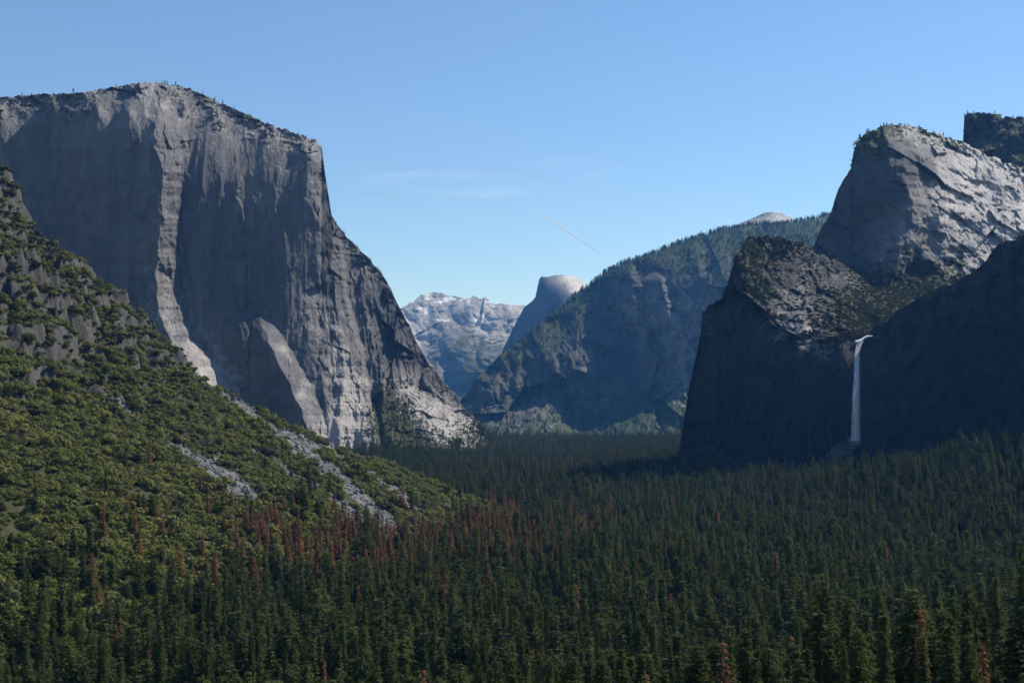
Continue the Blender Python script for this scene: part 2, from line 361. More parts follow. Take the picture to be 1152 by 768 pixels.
# ---- small bare dome over the ridge
sdome = mountain('granite_dome', M_snow, [(800, 262), (830, 252), (845, 246), (858, 240), (868, 238), (880, 240), (892, 246), (905, 253), (930, 262)],
    [(800, 262, 9600), (868, 239, 9500), (868, 250, 9250), (930, 262, 9600), (868, 270, 9000), (830, 260, 9350), (900, 260, 9250)],
    800, 930, .7, 60, low=1000, foot=290.0, noise_f=lambda a, b, X, Z: 25 * fbm(X / 200, Z / 90, 4, 4), snow=[(840, 250, .6), (835, 255, .6), (868, 242, .0), (890, 250, -.5)], pale=[(868, 245, .6), (880, 253, .9), (855, 252, .7)],
    label='small bare granite dome showing above the wooded ridge', back=(500, 300), jag=.2)

# ---- wooded ridge with buttresses (far right side of the valley)
def n_sent(PX, PY, X, Z):
    bx = np.interp(PY, [300, 330, 400, 480], [704, 714, 692, 652]); wl = sstep(-12, 12, PX - bx) * sstep(285, 300, PY) * (1 - sstep(-6, 10, PY - np.interp(PX, [640, 700, 765, 800], [486, 446, 422, 418])))
    d = (85 - 55 * wl) * (rid(X / 520, Z / 800, 41, 6, .55) - .9) + (22 - 14 * wl) * fbm(X / 130, Z / 130, 42, 5) + (75 - 35 * wl) * facet(X / 330, Z / 420, 45, 1, 3)
    return d * (1 - .5 * sstep(300, 280, PY - 0 * PX))
SK_SE = [(505, 462), (522, 446), (540, 422), (560, 402), (580, 386), (600, 370), (630, 345), (660, 323), (680, 308), (700, 297), (720, 290), (742, 282), (765, 273), (790, 265), (820, 257), (850, 252), (880, 252), (900, 249), (920, 245), (940, 240), (980, 230)]
sent = mountain('wooded_ridge', M_sent, SK_SE,
    [(505, 462, 6900), (522, 446, 7000), (560, 402, 7300), (600, 370, 7500), (660, 323, 7800), (700, 297, 7800), (742, 282, 7750), (790, 265, 7850), (850, 252, 8000), (940, 240, 8200), (980, 230, 8300),
     (707, 306, 7480), (742, 297, 7380), (790, 285, 7300), (850, 280, 7250), (940, 275, 7300),
     (560, 440, 6900), (610, 400, 7080), (650, 370, 7280), (680, 345, 7440), (570, 470, 6650), (620, 440, 6820), (660, 420, 6980), (680, 385, 7200),
     (702, 340, 7440), (700, 380, 7390), (690, 410, 7330), (672, 445, 7230), (655, 480, 7120), (740, 340, 7290), (740, 400, 7200), (735, 430, 7150), (735, 455, 6850), (765, 455, 6700), (700, 470, 6800), (788, 340, 7120), (785, 400, 7030), (780, 425, 7000),
     (850, 400, 6900), (700, 446, 7170), (765, 430, 7020), (660, 488, 6700), (700, 482, 6550), (765, 480, 6400), (640, 488, 6550), (580, 490, 6300), (520, 485, 6500), (540, 520, 5900), (680, 520, 5900), (850, 520, 6000)],
    505, 980, .9, 300, strips=[([(290, 706), (320, 712), (360, 722), (400, 735)], [(290, 712), (320, 722), (360, 730), (400, 740)], 120, 50, 300),
        ([(310, 742), (350, 752), (380, 772), (480, 778)], [(310, 746), (350, 760), (380, 780), (480, 786)], 110, 40, 310)],
    noise_f=n_sent, veg=[(522, 446, .3), (560, 402, .6), (600, 370, .7), (660, 325, .85), (742, 284, .9), (790, 268, 1.0), (850, 256, 1.0), (940, 244, 1.0), (660, 360, .6), (620, 400, .45), (640, 430, .0), (600, 430, .25), (560, 440, .45), (690, 370, .1), (700, 340, .2), (740, 320, .15), (790, 300, .5), (850, 280, .8), (740, 380, .0), (690, 440, .2),
     (570, 470, .35), (600, 485, .7), (660, 470, .8), (720, 470, .8), (755, 455, .8), (770, 400, -.1), (560, 490, .8), (700, 490, .9)],
    pale=[(640, 430, .25), (655, 425, .4), (600, 430, 0), (560, 455, .2), (712, 340, .4), (722, 355, .5), (760, 380, .5), (775, 360, .4), (740, 440, .0), (757, 455, .6), (700, 400, -.3), (790, 300, .1), (660, 330, -.3)],
    label='long wooded ridge with shaded granite buttresses in the middle distance', cat='ridge', back=(2000, 250), smooth=10)

# ---- right side: the peaks around the waterfall
def n_peak(PX, PY, X, Z):
    return 15 * rid(X / 130, Z / 110, 51, 6, .6) + 38 * facet(X / 95, Z / 85, 53, 1, 3) + 6 * fbm(X / 25, Z / 40, 52, 4)
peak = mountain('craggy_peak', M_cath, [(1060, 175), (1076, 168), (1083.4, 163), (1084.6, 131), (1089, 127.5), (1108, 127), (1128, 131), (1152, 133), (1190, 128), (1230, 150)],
    [(1060, 175, 3650), (1084, 133, 3660), (1110, 128, 3640), (1190, 130, 3600), (1086, 160, 3640), (1110, 162, 3600), (1150, 148, 3575), (1150, 166, 3555), (1190, 158, 3530), (1100, 185, 3490), (1150, 200, 3370), (1200, 200, 3350), (1080, 260, 3350), (1230, 260, 3200), (1080, 400, 3300), (1230, 400, 3100)],
    1060, 1230, .8, 200, noise_f=n_peak, veg=[(1090, 140, .35), (1110, 129, .6), (1140, 150, .55), (1120, 180, .75), (1150, 190, .85), (1095, 180, .3), (1140, 210, .6), (1170, 230, .5)], pale=[(1090, 140, -.7), (1140, 150, -.5), (1130, 190, -.4), (1090, 180, .3), (1150, 210, .3)],
    label='dark flat topped crag with trees at the upper right edge', back=(700, 300), jag=1.2)
SK_DO = [(905, 300), (916, 272), (925, 255), (934, 240), (942, 215), (951, 200), (957, 190), (960, 172), (964, 160), (972, 151), (985, 144), (1000, 140), (1020, 141), (1040, 146), (1060, 153), (1080, 158), (1110, 175), (1150, 190), (1200, 215)]
def n_dome(PX, PY, X, Z):
    r = sstep(-20, 60, PX - np.interp(PY, [140, 200, 260, 320], [985, 1015, 1030, 1010]))
    return (4 + 8 * r) * (rid((X - .6 * Z) / 190, (Z + .55 * X) / 105, 61, 6, .6) - .9) + (2 + 4 * r) * fbm(X / 26, Z / 30, 62, 5) + (9 + 22 * r) * facet((X - .5 * Z) / 120, (Z + .6 * X) / 62, 64, 1, 3) + (1 - r) * 5 * rid(X / 60, Z / 400, 66, 4)
dome = mountain('bare_granite_dome', M_dome, SK_DO,
    [(905, 300, 3090), (934, 240, 3075), (951, 200, 3090), (960, 172, 3100), (972, 151, 3120), (1000, 140, 3230), (1040, 146, 3300), (1080, 158, 3380), (1150, 190, 3420), (1200, 215, 3450),
     (965, 200, 2990), (985, 180, 3000), (1000, 160, 3070), (1010, 200, 3010), (1000, 240, 2960), (1020, 260, 2950), (960, 260, 3015), (940, 290, 3030), (990, 300, 2900), (960, 330, 2900),
     (1040, 180, 3140), (1080, 190, 3240), (1060, 220, 3080), (1100, 230, 3160), (1050, 260, 2990), (1090, 270, 3010), (1150, 240, 3170), (1150, 290, 2980), (1200, 260, 3180), (1040, 300, 2880), (1080, 310, 2870), (1150, 330, 2850), (1200, 330, 2850), (905, 420, 2900), (1050, 420, 2750), (1200, 420, 2700), (1050, 500, 2700)],
    905, 1200, .8, 300, strips=[([(150, 1008), (200, 1022), (240, 1028), (280, 1016), (320, 1000)], [(150, 1018), (200, 1036), (240, 1044), (280, 1032), (320, 1016)], 70, 60),
     ([(140, 1012), (165, 1030), (185, 1044), (215, 1060)], [(140, 1016), (165, 1038), (185, 1056), (215, 1080)], 40, 40, 150, 8)],
    noise_f=n_dome, asp=.8, veg=[(1000, 142, .8), (975, 152, .95), (962, 170, .7), (985, 168, .8), (1010, 160, .1), (1040, 150, .6), (1080, 160, .65), (1030, 165, .0), (1040, 185, .25), (1060, 195, -.1), (1090, 185, -.1), (960, 220, -.2), (950, 260, -.1), (1000, 210, -.1), (1060, 240, .1), (1075, 262, .3), (1100, 240, -.2), (1150, 240, .0), (1050, 280, .15), (1000, 290, .3), (1040, 305, .85), (990, 320, .7), (1080, 300, .5), (1120, 280, -.1), (1130, 210, .3)],
    pale=[(1020, 150, .6), (1040, 165, .6), (960, 200, -.7), (990, 220, -.7), (950, 270, -.6), (1000, 185, -.8), (1022, 180, -.8), (1038, 188, -.5), (1050, 210, .6), (1015, 240, -.2), (1080, 180, .9), (1100, 215, .8), (1060, 250, .5), (1110, 260, .6), (1140, 230, .7), (1090, 290, .5), (1000, 270, .0), (1040, 290, .2)],  # left face and band under the summit darkened: shade painted into the granite
    jag=1.7, label='tall dome of pale bare granite with shaded left face on the right', cat='cliff', back=(700, 330), smooth=4)

SK_LO = [(735, 534), (752, 522), (764, 505), (770, 470), (776, 430), (784, 395), (789, 368), (791, 350), (797, 343), (812, 338), (818, 322), (822, 305), (830, 283), (838, 270), (850, 265), (870, 266), (890, 271), (905, 276), (918, 284), (940, 292), (960, 304), (985, 312), (1010, 309), (1040, 302), (1070, 296), (1090, 296), (1130, 300)]
RIM = [(735, 534), (770, 480), (792, 356), (812, 345), (824, 330), (845, 345), (870, 370), (900, 392), (930, 382), (960, 382), (975, 380), (1000, 380), (1130, 380)]
def n_low(PX, PY, X, Z):
    rim = np.interp(PX, *np.array(RIM).T); t = sstep(-12, 14, rim - PY)
    f = sstep(0, 25, np.abs(PX - 968)) * .8 + .2
    return ((5 + 17 * t) * (rid(X / 110, Z / (100 + 320 * (1 - t)), 81, 6, .55) - .9) + (2 + 2 * t) * fbm(X / 20, Z / 30, 82, 5) + (9 + 15 * t) * facet(X / 62, Z / (60 + 110 * (1 - t)), 84, 1, 3)) * f
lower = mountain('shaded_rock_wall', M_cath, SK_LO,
    [(735, 534, 2600), (770, 470, 2490), (789, 368, 2495), (792, 350, 2520), (815, 335, 2530), (824, 300, 2540), (835, 275, 2580), (850, 265, 2680), (890, 271, 2800), (940, 292, 2880), (985, 312, 2900), (1040, 302, 2950), (1090, 296, 2950), (1130, 300, 2950),
     (835, 310, 2515), (845, 338, 2460), (870, 363, 2420), (900, 385, 2375), (930, 378, 2380), (955, 374, 2388), (972, 374, 2400), (1000, 370, 2420), (860, 300, 2620), (900, 330, 2560), (950, 340, 2560), (1000, 345, 2580), (1050, 330, 2650), (960, 360, 2470), (900, 300, 2730),
     (800, 375, 2488), (845, 365, 2448), (870, 392, 2405), (900, 405, 2362), (930, 395, 2366), (955, 388, 2376), (972, 388, 2390), (1000, 390, 2380), (1100, 400, 2400), (795, 500, 2450), (850, 500, 2392), (900, 500, 2340), (940, 500, 2345), (968, 500, 2368), (1000, 500, 2345), (1100, 500, 2350), (740, 540, 2560), (850, 545, 2370), (968, 545, 2350), (1100, 540, 2300)],
    735, 1130, .8, 330, noise_f=n_low, asp=.8, smooth=2, veg=[(850, 268, .8), (880, 270, .7), (835, 290, .6), (850, 320, .45), (870, 300, .3), (900, 290, .4), (900, 310, .2), (940, 310, .15), (930, 330, .3), (870, 350, .25), (900, 370, .1), (930, 365, .5), (960, 340, .8), (990, 340, .85), (980, 365, .85), (1030, 320, .85), (1060, 300, .8), (960, 320, .4), (800, 350, .3), (800, 420, -.2), (860, 430, -.2), (930, 430, -.2), (1000, 430, -.3), (850, 510, .2), (760, 520, .5)],
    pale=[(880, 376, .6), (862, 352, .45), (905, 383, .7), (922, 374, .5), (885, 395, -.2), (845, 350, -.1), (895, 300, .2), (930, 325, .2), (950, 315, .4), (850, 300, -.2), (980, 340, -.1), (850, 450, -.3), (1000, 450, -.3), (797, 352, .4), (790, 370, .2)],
    jag=2.0, label='shaded rock wall with scrubby top left of the waterfall', cat='cliff', back=(500, 300))

def n_dark(PX, PY, X, Z):
    return (6 * rid(X / 150, Z / 420, 91, 6, .5) + 3 * fbm(X / 24, Z / 60, 92, 5) + 16 * facet(X / 70, Z / 170, 93, 1, 3)) * sstep(965, 1010, PX)
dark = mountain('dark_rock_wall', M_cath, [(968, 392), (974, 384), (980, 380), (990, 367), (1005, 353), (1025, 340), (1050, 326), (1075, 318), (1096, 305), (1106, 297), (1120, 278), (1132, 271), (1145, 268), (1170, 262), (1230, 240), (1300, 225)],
    [(968, 392, 2350), (980, 380, 2340), (1005, 353, 2330), (1050, 326, 2290), (1100, 300, 2230), (1135, 271, 2170), (1230, 240, 2060), (1300, 225, 1980), (985, 440, 2280), (1050, 440, 2170), (1150, 440, 2000), (1300, 440, 1800), (985, 520, 2230), (1050, 520, 2100), (1150, 520, 1920), (1300, 520, 1700)],
    968, 1300, .8, 260, noise_f=n_dark, veg=[(1050, 330, .4), (1100, 305, .4), (1140, 272, .35), (1000, 360, .3), (1050, 380, -.1), (1100, 400, -.2), (1140, 500, .3), (1000, 500, .0)], pale=[(1100, 400, -.4), (1000, 400, -.3), (1250, 300, -.4)],
    jag=1.6, label='dark shadowed cliff right of the waterfall, at the right edge', cat='cliff', back=(380, 360))

# ------------------------------------------------------------------ ground and the near hillside
def ground_z(X, Y):
    X = np.asarray(X, float); Y = np.asarray(Y, float)
    r = np.hypot(Y, X * .6)
    z = FLOOR + 162 * np.exp(-(np.maximum(r, 0) / 330) ** 1.4) * np.clip(1 + X / 900, .4, 1.4)
    side = sstep(40, 260, X) * sstep(900, 500, Y) * 18
    xc = np.interp(Y, [0, 1300, 1800, 2250, 2600, 3200], [900, 820, 730, 610, 380, 380])
    amp = np.interp(Y, [900, 1800, 2250, 2600, 3000], [40, 92, 26, 8, 0])
    z = z + side + amp * sstep(xc - 420, xc + 40, X)
    z = z + 5 * pn(X / 160, Y / 160, 3) + 22 * sstep(3000, 3500, Y) * sstep(-60, -420, X)
    return z
CREST = np.array([(-60, 120), (0, 190), (12, 202), (28, 232), (46, 262), (75, 287), (98, 300), (118, 322), (140, 326), (152, 350), (166, 356), (182, 374), (200, 392), (218, 418), (240, 432), (270, 448), (300, 464), (340, 484), (370, 500), (400, 512), (430, 517), (460, 530), (500, 547), (540, 563), (580, 583), (620, 604)], float)
CR = at(CREST[:, 0], CREST[:, 1], 1800.0)
def hill_z(X, Y):
    X = np.asarray(X, float); Y = np.asarray(Y, float)
    Yc = np.minimum(Y, 1800)
    xe = X + .25 * (1800 - Yc) + 26 * pn(Yc / 330, X / 900, 12) * sstep(1800, 1500, Yc)
    xs = np.r_[-1600, CR[:, 0], 330]; zs = np.r_[CR[0, 2] + 560, CR[:, 2], -270]
    z = np.interp(xe, xs, zs)
    # rounded shoulders and gullies running down the slope, rocky steps higher up
    w_ = sstep(1800, 1600, Yc)
    up = sstep(-120, 160, z)
    z = z + w_ * (16 * fbm(Yc / 210, X / 700, 33, 3) * sstep(-175, -60, z))
    z = z + (.35 + .65 * w_) * (8 * up + 2.5) * rid(X / 75, Y / 95, 35, 5, .52) - 6 * up
    z = z + up * (.55 + .45 * w_) * 15 * facet(X / 34, Y / 46, 38, 1, 3) - 3 * up
    tz_ = z / 24 + .9 * fbm(X / 110, Y / 110, 47, 3); fr = tz_ - np.floor(tz_)
    z = z + 24 * (sstep(.0, .32, fr) - fr) * up * sstep(-.25, .2, fbm(X / 70, Y / 70, 48, 3)) * .8
    z = z + 1.6 * fbm(X / 22, Y / 22, 37, 5, .6) * (.4 + 1.2 * up)
    z = z - np.maximum(Y - 1800, 0) * .75 - 3
    return z
def surf_z(X, Y): return np.maximum(ground_z(X, Y), hill_z(X, Y))

def axis(parts):
    out = []
    for a, b, s in parts: out.append(np.arange(a, b, s))
    return np.unique(np.concatenate(out))
gx = axis([(-13800, -6000, 600), (-6000, -1500, 150), (-1500, 1500, 20), (1500, 6000, 150), (6000, 13801, 600)])
gy = axis([(-2800, -200, 200), (-200, 3600, 20), (3600, 8000, 80), (8000, 21801, 600)])
GX, GY = np.meshgrid(gx, gy); GZ = ground_z(GX, GY)
def ground_mat():
    m, n, b = newmat('forest_floor'); co = N(n, 'ShaderNodeTexCoord').outputs['Object']
    c = mix(n, ramp(n, noise(n, co, .03, (1, 1, 1), 6, .6), .35, .65), (.030, .036, .018), (.075, .066, .040))
    n.links.new(c, b.inputs['Base Color']); return m
M_floor = ground_mat()
g = mesh_np('ground', np.stack([GX, GY, GZ], -1), grid_faces(*GX.shape)[:, ::-1], M_floor, smooth=True)
tag(g, 'flat forested valley floor between the cliffs', 'ground', kind='structure')

hx = np.arange(-1250, 250, 3.5); hy = np.arange(380, 2340, 3.5)
HX, HY = np.meshgrid(hx, hy); HZm = hill_z(HX, HY)
HP = np.stack([HX, HY, HZm], -1); hpx, hpy = proj(HP)
TALUS = [([(232, 430), (262, 452), (300, 478), (345, 508), (385, 540), (430, 585), (445, 600)], [3, 4, 6, 9, 10, 12, 8]),
         ([(112, 438), (140, 462), (165, 484), (190, 500), (225, 520), (262, 545), (285, 560)], [2, 3, 3, 4, 8, 14, 8]),
         ([(262, 500), (300, 515), (350, 545), (395, 580), (410, 592)], [2, 3, 5, 10, 9]),
         ([(300, 478), (345, 496), (400, 524), (450, 556), (480, 585)], [1, 3, 4, 5, 3])]
def talus_mask(px, py):
    best = np.full(np.shape(px), -9.0)
    jx = px + 5 * fbm(px / 16, py / 16, 3, 3); jy = py + 5 * fbm(px / 16, py / 16, 4, 3)
    for pts, wd in TALUS:
        for (a, b), w0, w1 in zip(zip(pts[:-1], pts[1:]), wd[:-1], wd[1:]):
            ax, ay = a; dx, dy = b[0] - ax, b[1] - ay
            t = np.clip(((jx - ax) * dx + (jy - ay) * dy) / (dx * dx + dy * dy), 0, 1)
            d = np.hypot(jx - ax - t * dx, jy - ay - t * dy)
            best = np.maximum(best, 1 - d / (.8 * (w0 + (w1 - w0) * t)))
    return best
gzx, gzy = np.gradient(HZm, 3.5)
steep = np.hypot(gzx, gzy)
tal = talus_mask(hpx, hpy)
rocky = sstep(1.15, 1.75, steep + .25 * fbm(HX / 30, HY / 30, 55, 3))
hvals = np.clip(.95 - 1.2 * rocky - 1.4 * sstep(-.1, .25, tal), -.6, 1)
M_hill = rock_mat('hillside_scrub', S=.3, base=(.075, .07, .062), pale=(.16, .156, .148), dark=(.04,.038,.035), warm=(.12,.10,.07), veg=(.034, .042, .016), veg2=(.075, .066, .034), vstreak=.8, bump=.8)[0]
hill = mesh_np('hillside', HP, grid_faces(*HX.shape)[:, ::-1], M_hill, smooth=False)
attr(hill, 'veg', hvals); attr(hill, 'pale', np.clip(sstep(0, .3, tal) * .8 + .25 * rocky, 0, 1))
tag(hill, 'steep scrub covered hillside with rock outcrops on the near left', 'hillside', kind='structure')

# ------------------------------------------------------------------ plants
rng = np.random.default_rng(11)
def cyl(pts, rad, k=7):
    pts = np.array(pts, float); V = []
    for p, r in zip(pts, rad):
        a = np.arange(k) * 2 * math.pi / k
        V.append(np.stack([p[0] + r * np.cos(a), p[1] + r * np.sin(a), np.full(k, p[2])], -1))
    V = np.concatenate(V); Fq = []
    for i in range(len(pts) - 1):
        for j in range(k): Fq.append((i * k + j, i * k + (j + 1) % k, (i + 1) * k + (j + 1) % k, (i + 1) * k + j))
    return V, Fq
def quads(c, d, up, L, Wd):
    """leaf sprays: centre line c..c+d*L, half width along up x d"""
    s = np.cross(d, up); s /= np.linalg.norm(s, axis=1)[:, None] + 1e-9
    L = L[:, None]; Wd = Wd[:, None]
    V = np.stack([c, c + d * L * .45 + s * Wd, c + d * L, c + d * L * .5 - s * Wd], 1).reshape(-1, 3)
    return V, np.arange(len(V)).reshape(-1, 4)
def conifer(seed, H=36, R=4.2, lv=30, br=6, sp=6, size=1.2, start=.16, gaps=.12, profile=.85, lean=.0, flat=False):
    r = np.random.default_rng(seed)
    tr = cyl([(lean * H * t ** 2, 0, H * t - (1.5 if t == 0 else 0)) for t in np.linspace(0, .97, 8)], [max(.05, .55 * (1 - t) ** .9 + .04) * H / 36 for t in np.linspace(0, .97, 8)])
    cs, ds, ups, Ls, Ws = [], [], [], [], []
    lobes = r.uniform(.6, 1.15, 9)
    for i in range(lv):
        t = start + (1 - start) * (i + r.uniform(-.3, .3)) / lv
        t = min(max(t, start), .99)
        tt = (t - start) / (1 - start)
        prof = (1 - tt) ** profile * min(1, .55 + tt * 3.5) if not flat else min(1, (1 - tt) * 2.6) ** .6 * (.5 + .5 * min(1, tt * 3))
        for j in range(br):
            if r.random() < gaps: continue
            az = r.uniform(0, 2 * math.pi)
            bl = (R * prof * lobes[int(az / 6.2832 * 9) % 9] * r.uniform(.7, 1.15) + .25)
            n = max(2, int(round(sp * bl / R + 1)))
            base = np.array([lean * H * t * t, 0, H * t])
            dr = np.array([math.cos(az), math.sin(az), 0])
            for k in range(n):
                q = (k + r.uniform(.2, 1)) / n
                droop = .25 * bl * (q - .9 * q * q) * (1 if tt > .5 else .3) - (.34 + .25 * (1 - tt)) * bl * q ** 1.7
                p = base + dr * bl * q * .95 + (0, 0, droop)
                for sgn in (-1, 0, 1):
                    a2 = az + sgn * r.uniform(.5, 1.1) + r.normal(0, .15)
                    if sgn == 0 and k < n - 1 and r.random() < .5: continue
                    d = np.array([math.cos(a2), math.sin(a2), r.uniform(-.65, .12)]); d /= np.linalg.norm(d)
                    cs.append(p + r.normal(0, .08 * size, 3)); ds.append(d); ups.append(np.array([0, 0, 1]) + r.normal(0, .45, 3))
                    l = size * r.uniform(.7, 1.4) * (1.15 - .5 * q) * (.55 + .45 * (1 - tt) + .2)
                    Ls.append(l); Ws.append(l * r.uniform(.16, .3))
    for k in range(6):
        cs.append(np.array([lean * H, 0, H * (.93 + .01 * k)])); a2 = k * 1.1
        ds.append(np.array([.25 * math.cos(a2), .25 * math.sin(a2), .96])); ups.append(np.array([math.cos(a2 + 1), math.sin(a2 + 1), 0.0])); Ls.append(H * .035); Ws.append(.12)
    return tr, quads(np.array(cs), np.array(ds), np.array(ups), np.array(Ls), np.array(Ws))
def leafy(seed, rx, rz, z0, n, size, lobes=9, hemi=False):
    """uneven broadleaf crown made of leaf clumps over several lobes"""
    r = np.random.default_rng(seed)
    lc = r.normal(0, 1, (lobes, 3)); lc /= np.linalg.norm(lc, axis=1)[:, None]; lc *= (r.uniform(.35, .85, lobes))[:, None]
    if hemi: lc[:, 2] = np.abs(lc[:, 2]) * .8
    lr = r.uniform(.28, .55, lobes)
    w_ = lr ** 2 / (lr ** 2).sum(); k = r.choice(lobes, n, p=w_)
    d = r.normal(0, 1, (n, 3)); d[:, 2] = np.abs(d[:, 2]) * .9 - .25; d /= np.linalg.norm(d, axis=1)[:, None]
    p = lc[k] + d * (lr[k] * r.uniform(.75, 1.08, n))[:, None]
    p = p * (rx, rx, rz) + (0, 0, z0)
    if hemi: p[:, 2] = np.maximum(p[:, 2], .02 * rz)
    t = np.cross(d, r.normal(0, 1, (n, 3))); t /= np.linalg.norm(t, axis=1)[:, None]
    up = d + r.normal(0, .45, (n, 3))
    L = size * r.uniform(.6, 1.4, n)
    return quads(p - t * L[:, None] / 2, t, up, L, L * r.uniform(.3, .5, n))
def oak(seed, H=15, R=6.5, n=1500, size=.9):
    r = np.random.default_rng(seed)
    V, Fq = cyl([(0, 0, -1.5), (.1, 0, H * .2), (.3, .2, H * .45), (.2, .1, H * .8)], [.5, .38, .26, .06])
    Vs = [V]; Fs = list(Fq); off = len(V)
    for k in range(5):
        a = k * 1.26 + r.uniform(-.3, .3); z = H * (.25 + .07 * k)
        v, f = cyl([(.15, .1, z), (math.cos(a) * R * .35, math.sin(a) * R * .35, z + H * .16), (math.cos(a) * R * .65, math.sin(a) * R * .65, z + H * .26)], [.2, .13, .04], 5)
        Vs.append(v); Fs += [tuple(q + off for q in x) for x in f]; off += len(v)
    return (np.concatenate(Vs), Fs), leafy(seed, R, H * .42, H * .58, n, size, 11)

LIB = bpy.data.collections.new('library')      # holds shapes only, never linked to the scene
def lib(name, parts, mats):
    """one joined mesh out of trunk and crown, for far-off masses"""
    V = np.concatenate([p[0] for p in parts]); off = 0; Fs = []; mi = []
    for k, (v, f) in enumerate(parts):
        f = np.asarray(f); Fs.append(f + off); off += len(v); mi += [k] * len(f)
    return mesh_np(name, V, np.concatenate(Fs), mats, link=False, mi=mi)
def library(cname, obs):
    c = bpy.data.collections.new(cname)
    for o in obs: c.objects.link(o)
    return c
con_lo = [conifer(100 + i, 36, [4.2, 5.0, 4.8, 5.2, 3.4][i], 26, 6, 4, 1.75, [.16, .2, .14, .25, .12][i], .1, [.85, .75, .95, .8, .7][i], flat=(i in (1, 3))) for i in range(5)]
con_hi = [conifer(200 + i, 36, [4.4, 5.0, 5.0, 5.4, 4.0, 4.2][i], 46, 8, 9, 1.0, [.16, .2, .14, .28, .12, .22][i], .12, [.85, .75, .95, .8, .7, .9][i], lean=[0, .01, 0, .02, 0, -.01][i], flat=(i in (1, 3))) for i in range(6)]
dead_lo = [conifer(300 + i, 34, [3.6, 3.0, 4.0][i], 22, 5, 4, 1.6, .2, .25, .8) for i in range(3)]
dead_hi = [conifer(350 + i, 34, [3.8, 3.2, 4.2, 3.4][i], 34, 7, 7, 1.05, [.2, .15, .25, .2][i], .25, .8, lean=[0, .015, 0, -.01][i]) for i in range(4)]
snag = [conifer(400 + i, 33, [3.4, 2.8][i], 34, 5, 4, .8, .18, .35, .75) for i in range(2)]
oak_lo = [oak(500 + i, 14, [6, 7, 5.5][i], 420, 1.5) for i in range(3)]
oak_hi = [oak(550 + i, 14, [6, 7, 5.5, 6.5][i], 2200, .75) for i in range(4)]
shr_lo = [leafy(600 + i, 3.2, [2.6, 2.1, 3.2, 2.4][i], .2, 300, .85, 7, True) for i in range(4)]
shr_hi = [leafy(650 + i, 3.2, [2.6, 2.1, 3.2, 2.4][i], .2, 650, .6, 9, True) for i in range(4)]
L_con = library('lib_conifer', [lib('conifer_shape', c, [M_bark, M_needle]) for c in con_lo])
L_dead = library('lib_dead', [lib('dead_conifer_shape', c, [M_gbark, M_rust]) for c in dead_lo])
L_oak = library('lib_oak', [lib('oak_shape', c, [M_bark, M_oak]) for c in oak_lo])
L_shr = library('lib_shrub', [lib('shrub_shape', [c], [m]) for c, m in zip(shr_lo, [M_shrub, M_dshrub, M_shrub, M_shrub])])
L_dshr = library('lib_dark_shrub', [lib('dark_shrub_shape', [c], [M_dshrub]) for c in shr_lo[:2]])
def rock_shape(seed):
    import bmesh
    bm = bmesh.new(); bmesh.ops.create_icosphere(bm, subdivisions=2, radius=1)
    r = np.random.default_rng(seed)
    pl = r.normal(0, 1, (9, 3)); pl /= np.linalg.norm(pl, axis=1)[:, None]; pd = r.uniform(.45, .85, 9)
    for v in bm.verts:
        p = np.array(v.co)
        for q, d in zip(pl, pd):
            s = p @ q
            if s > d: p = p - q * (s - d)
        v.co = p * (1, .85, .75)
    me = bpy.data.meshes.new('boulder_shape'); bm.to_mesh(me); bm.free(); me.materials.append(M_stone)
    return bpy.data.objects.new('boulder_shape', me)
L_rock = library('lib_rock', [rock_shape(i) for i in range(4)])

def scatter(name, pts, scl, rot, coll, nvar, label, cat, idx=None):
    """one object carrying a mass nobody could count"""
    me = bpy.data.meshes.new(name); n = len(pts)
    me.vertices.add(n); me.vertices.foreach_set('co', np.asarray(pts, np.float32).ravel())
    for nm, ty, key, val in (('scl', 'FLOAT_VECTOR', 'vector', scl), ('rot', 'FLOAT_VECTOR', 'vector', rot), ('idx', 'INT', 'value', rng.integers(0, nvar, n) if idx is None else idx)):
        a = me.attributes.new(nm, ty, 'POINT'); a.data.foreach_set(key, np.asarray(val, np.int32 if ty == 'INT' else np.float32).ravel())
    o = bpy.data.objects.new(name, me); COL.objects.link(o)
    ng = bpy.data.node_groups.new(name + '_scatter', 'GeometryNodeTree')
    ng.interface.new_socket('Geometry', in_out='INPUT', socket_type='NodeSocketGeometry')
    ng.interface.new_socket('Geometry', in_out='OUTPUT', socket_type='NodeSocketGeometry')
    gi = ng.nodes.new('NodeGroupInput'); go = ng.nodes.new('NodeGroupOutput')
    ci = ng.nodes.new('GeometryNodeCollectionInfo'); ci.inputs[0].default_value = coll; ci.inputs['Separate Children'].default_value = True
    ip = ng.nodes.new('GeometryNodeInstanceOnPoints'); ip.inputs['Pick Instance'].default_value = True
    def at_(nm, dt):
        x = ng.nodes.new('GeometryNodeInputNamedAttribute'); x.data_type = dt; x.inputs[0].default_value = nm; return x.outputs[0]
    mp = ng.nodes.new('GeometryNodeMeshToPoints')
    ng.links.new(gi.outputs[0], mp.inputs[0]); ng.links.new(mp.outputs[0], ip.inputs['Points']); ng.links.new(ci.outputs[0], ip.inputs['Instance'])
    ng.links.new(at_('idx', 'INT'), ip.inputs['Instance Index']); ng.links.new(at_('rot', 'FLOAT_VECTOR'), ip.inputs['Rotation']); ng.links.new(at_('scl', 'FLOAT_VECTOR'), ip.inputs['Scale'])
    ng.links.new(ip.outputs[0], go.inputs[0])
    md = o.modifiers.new('scatter', 'NODES'); md.node_group = ng
    tag(o, label, cat, kind='stuff'); return o

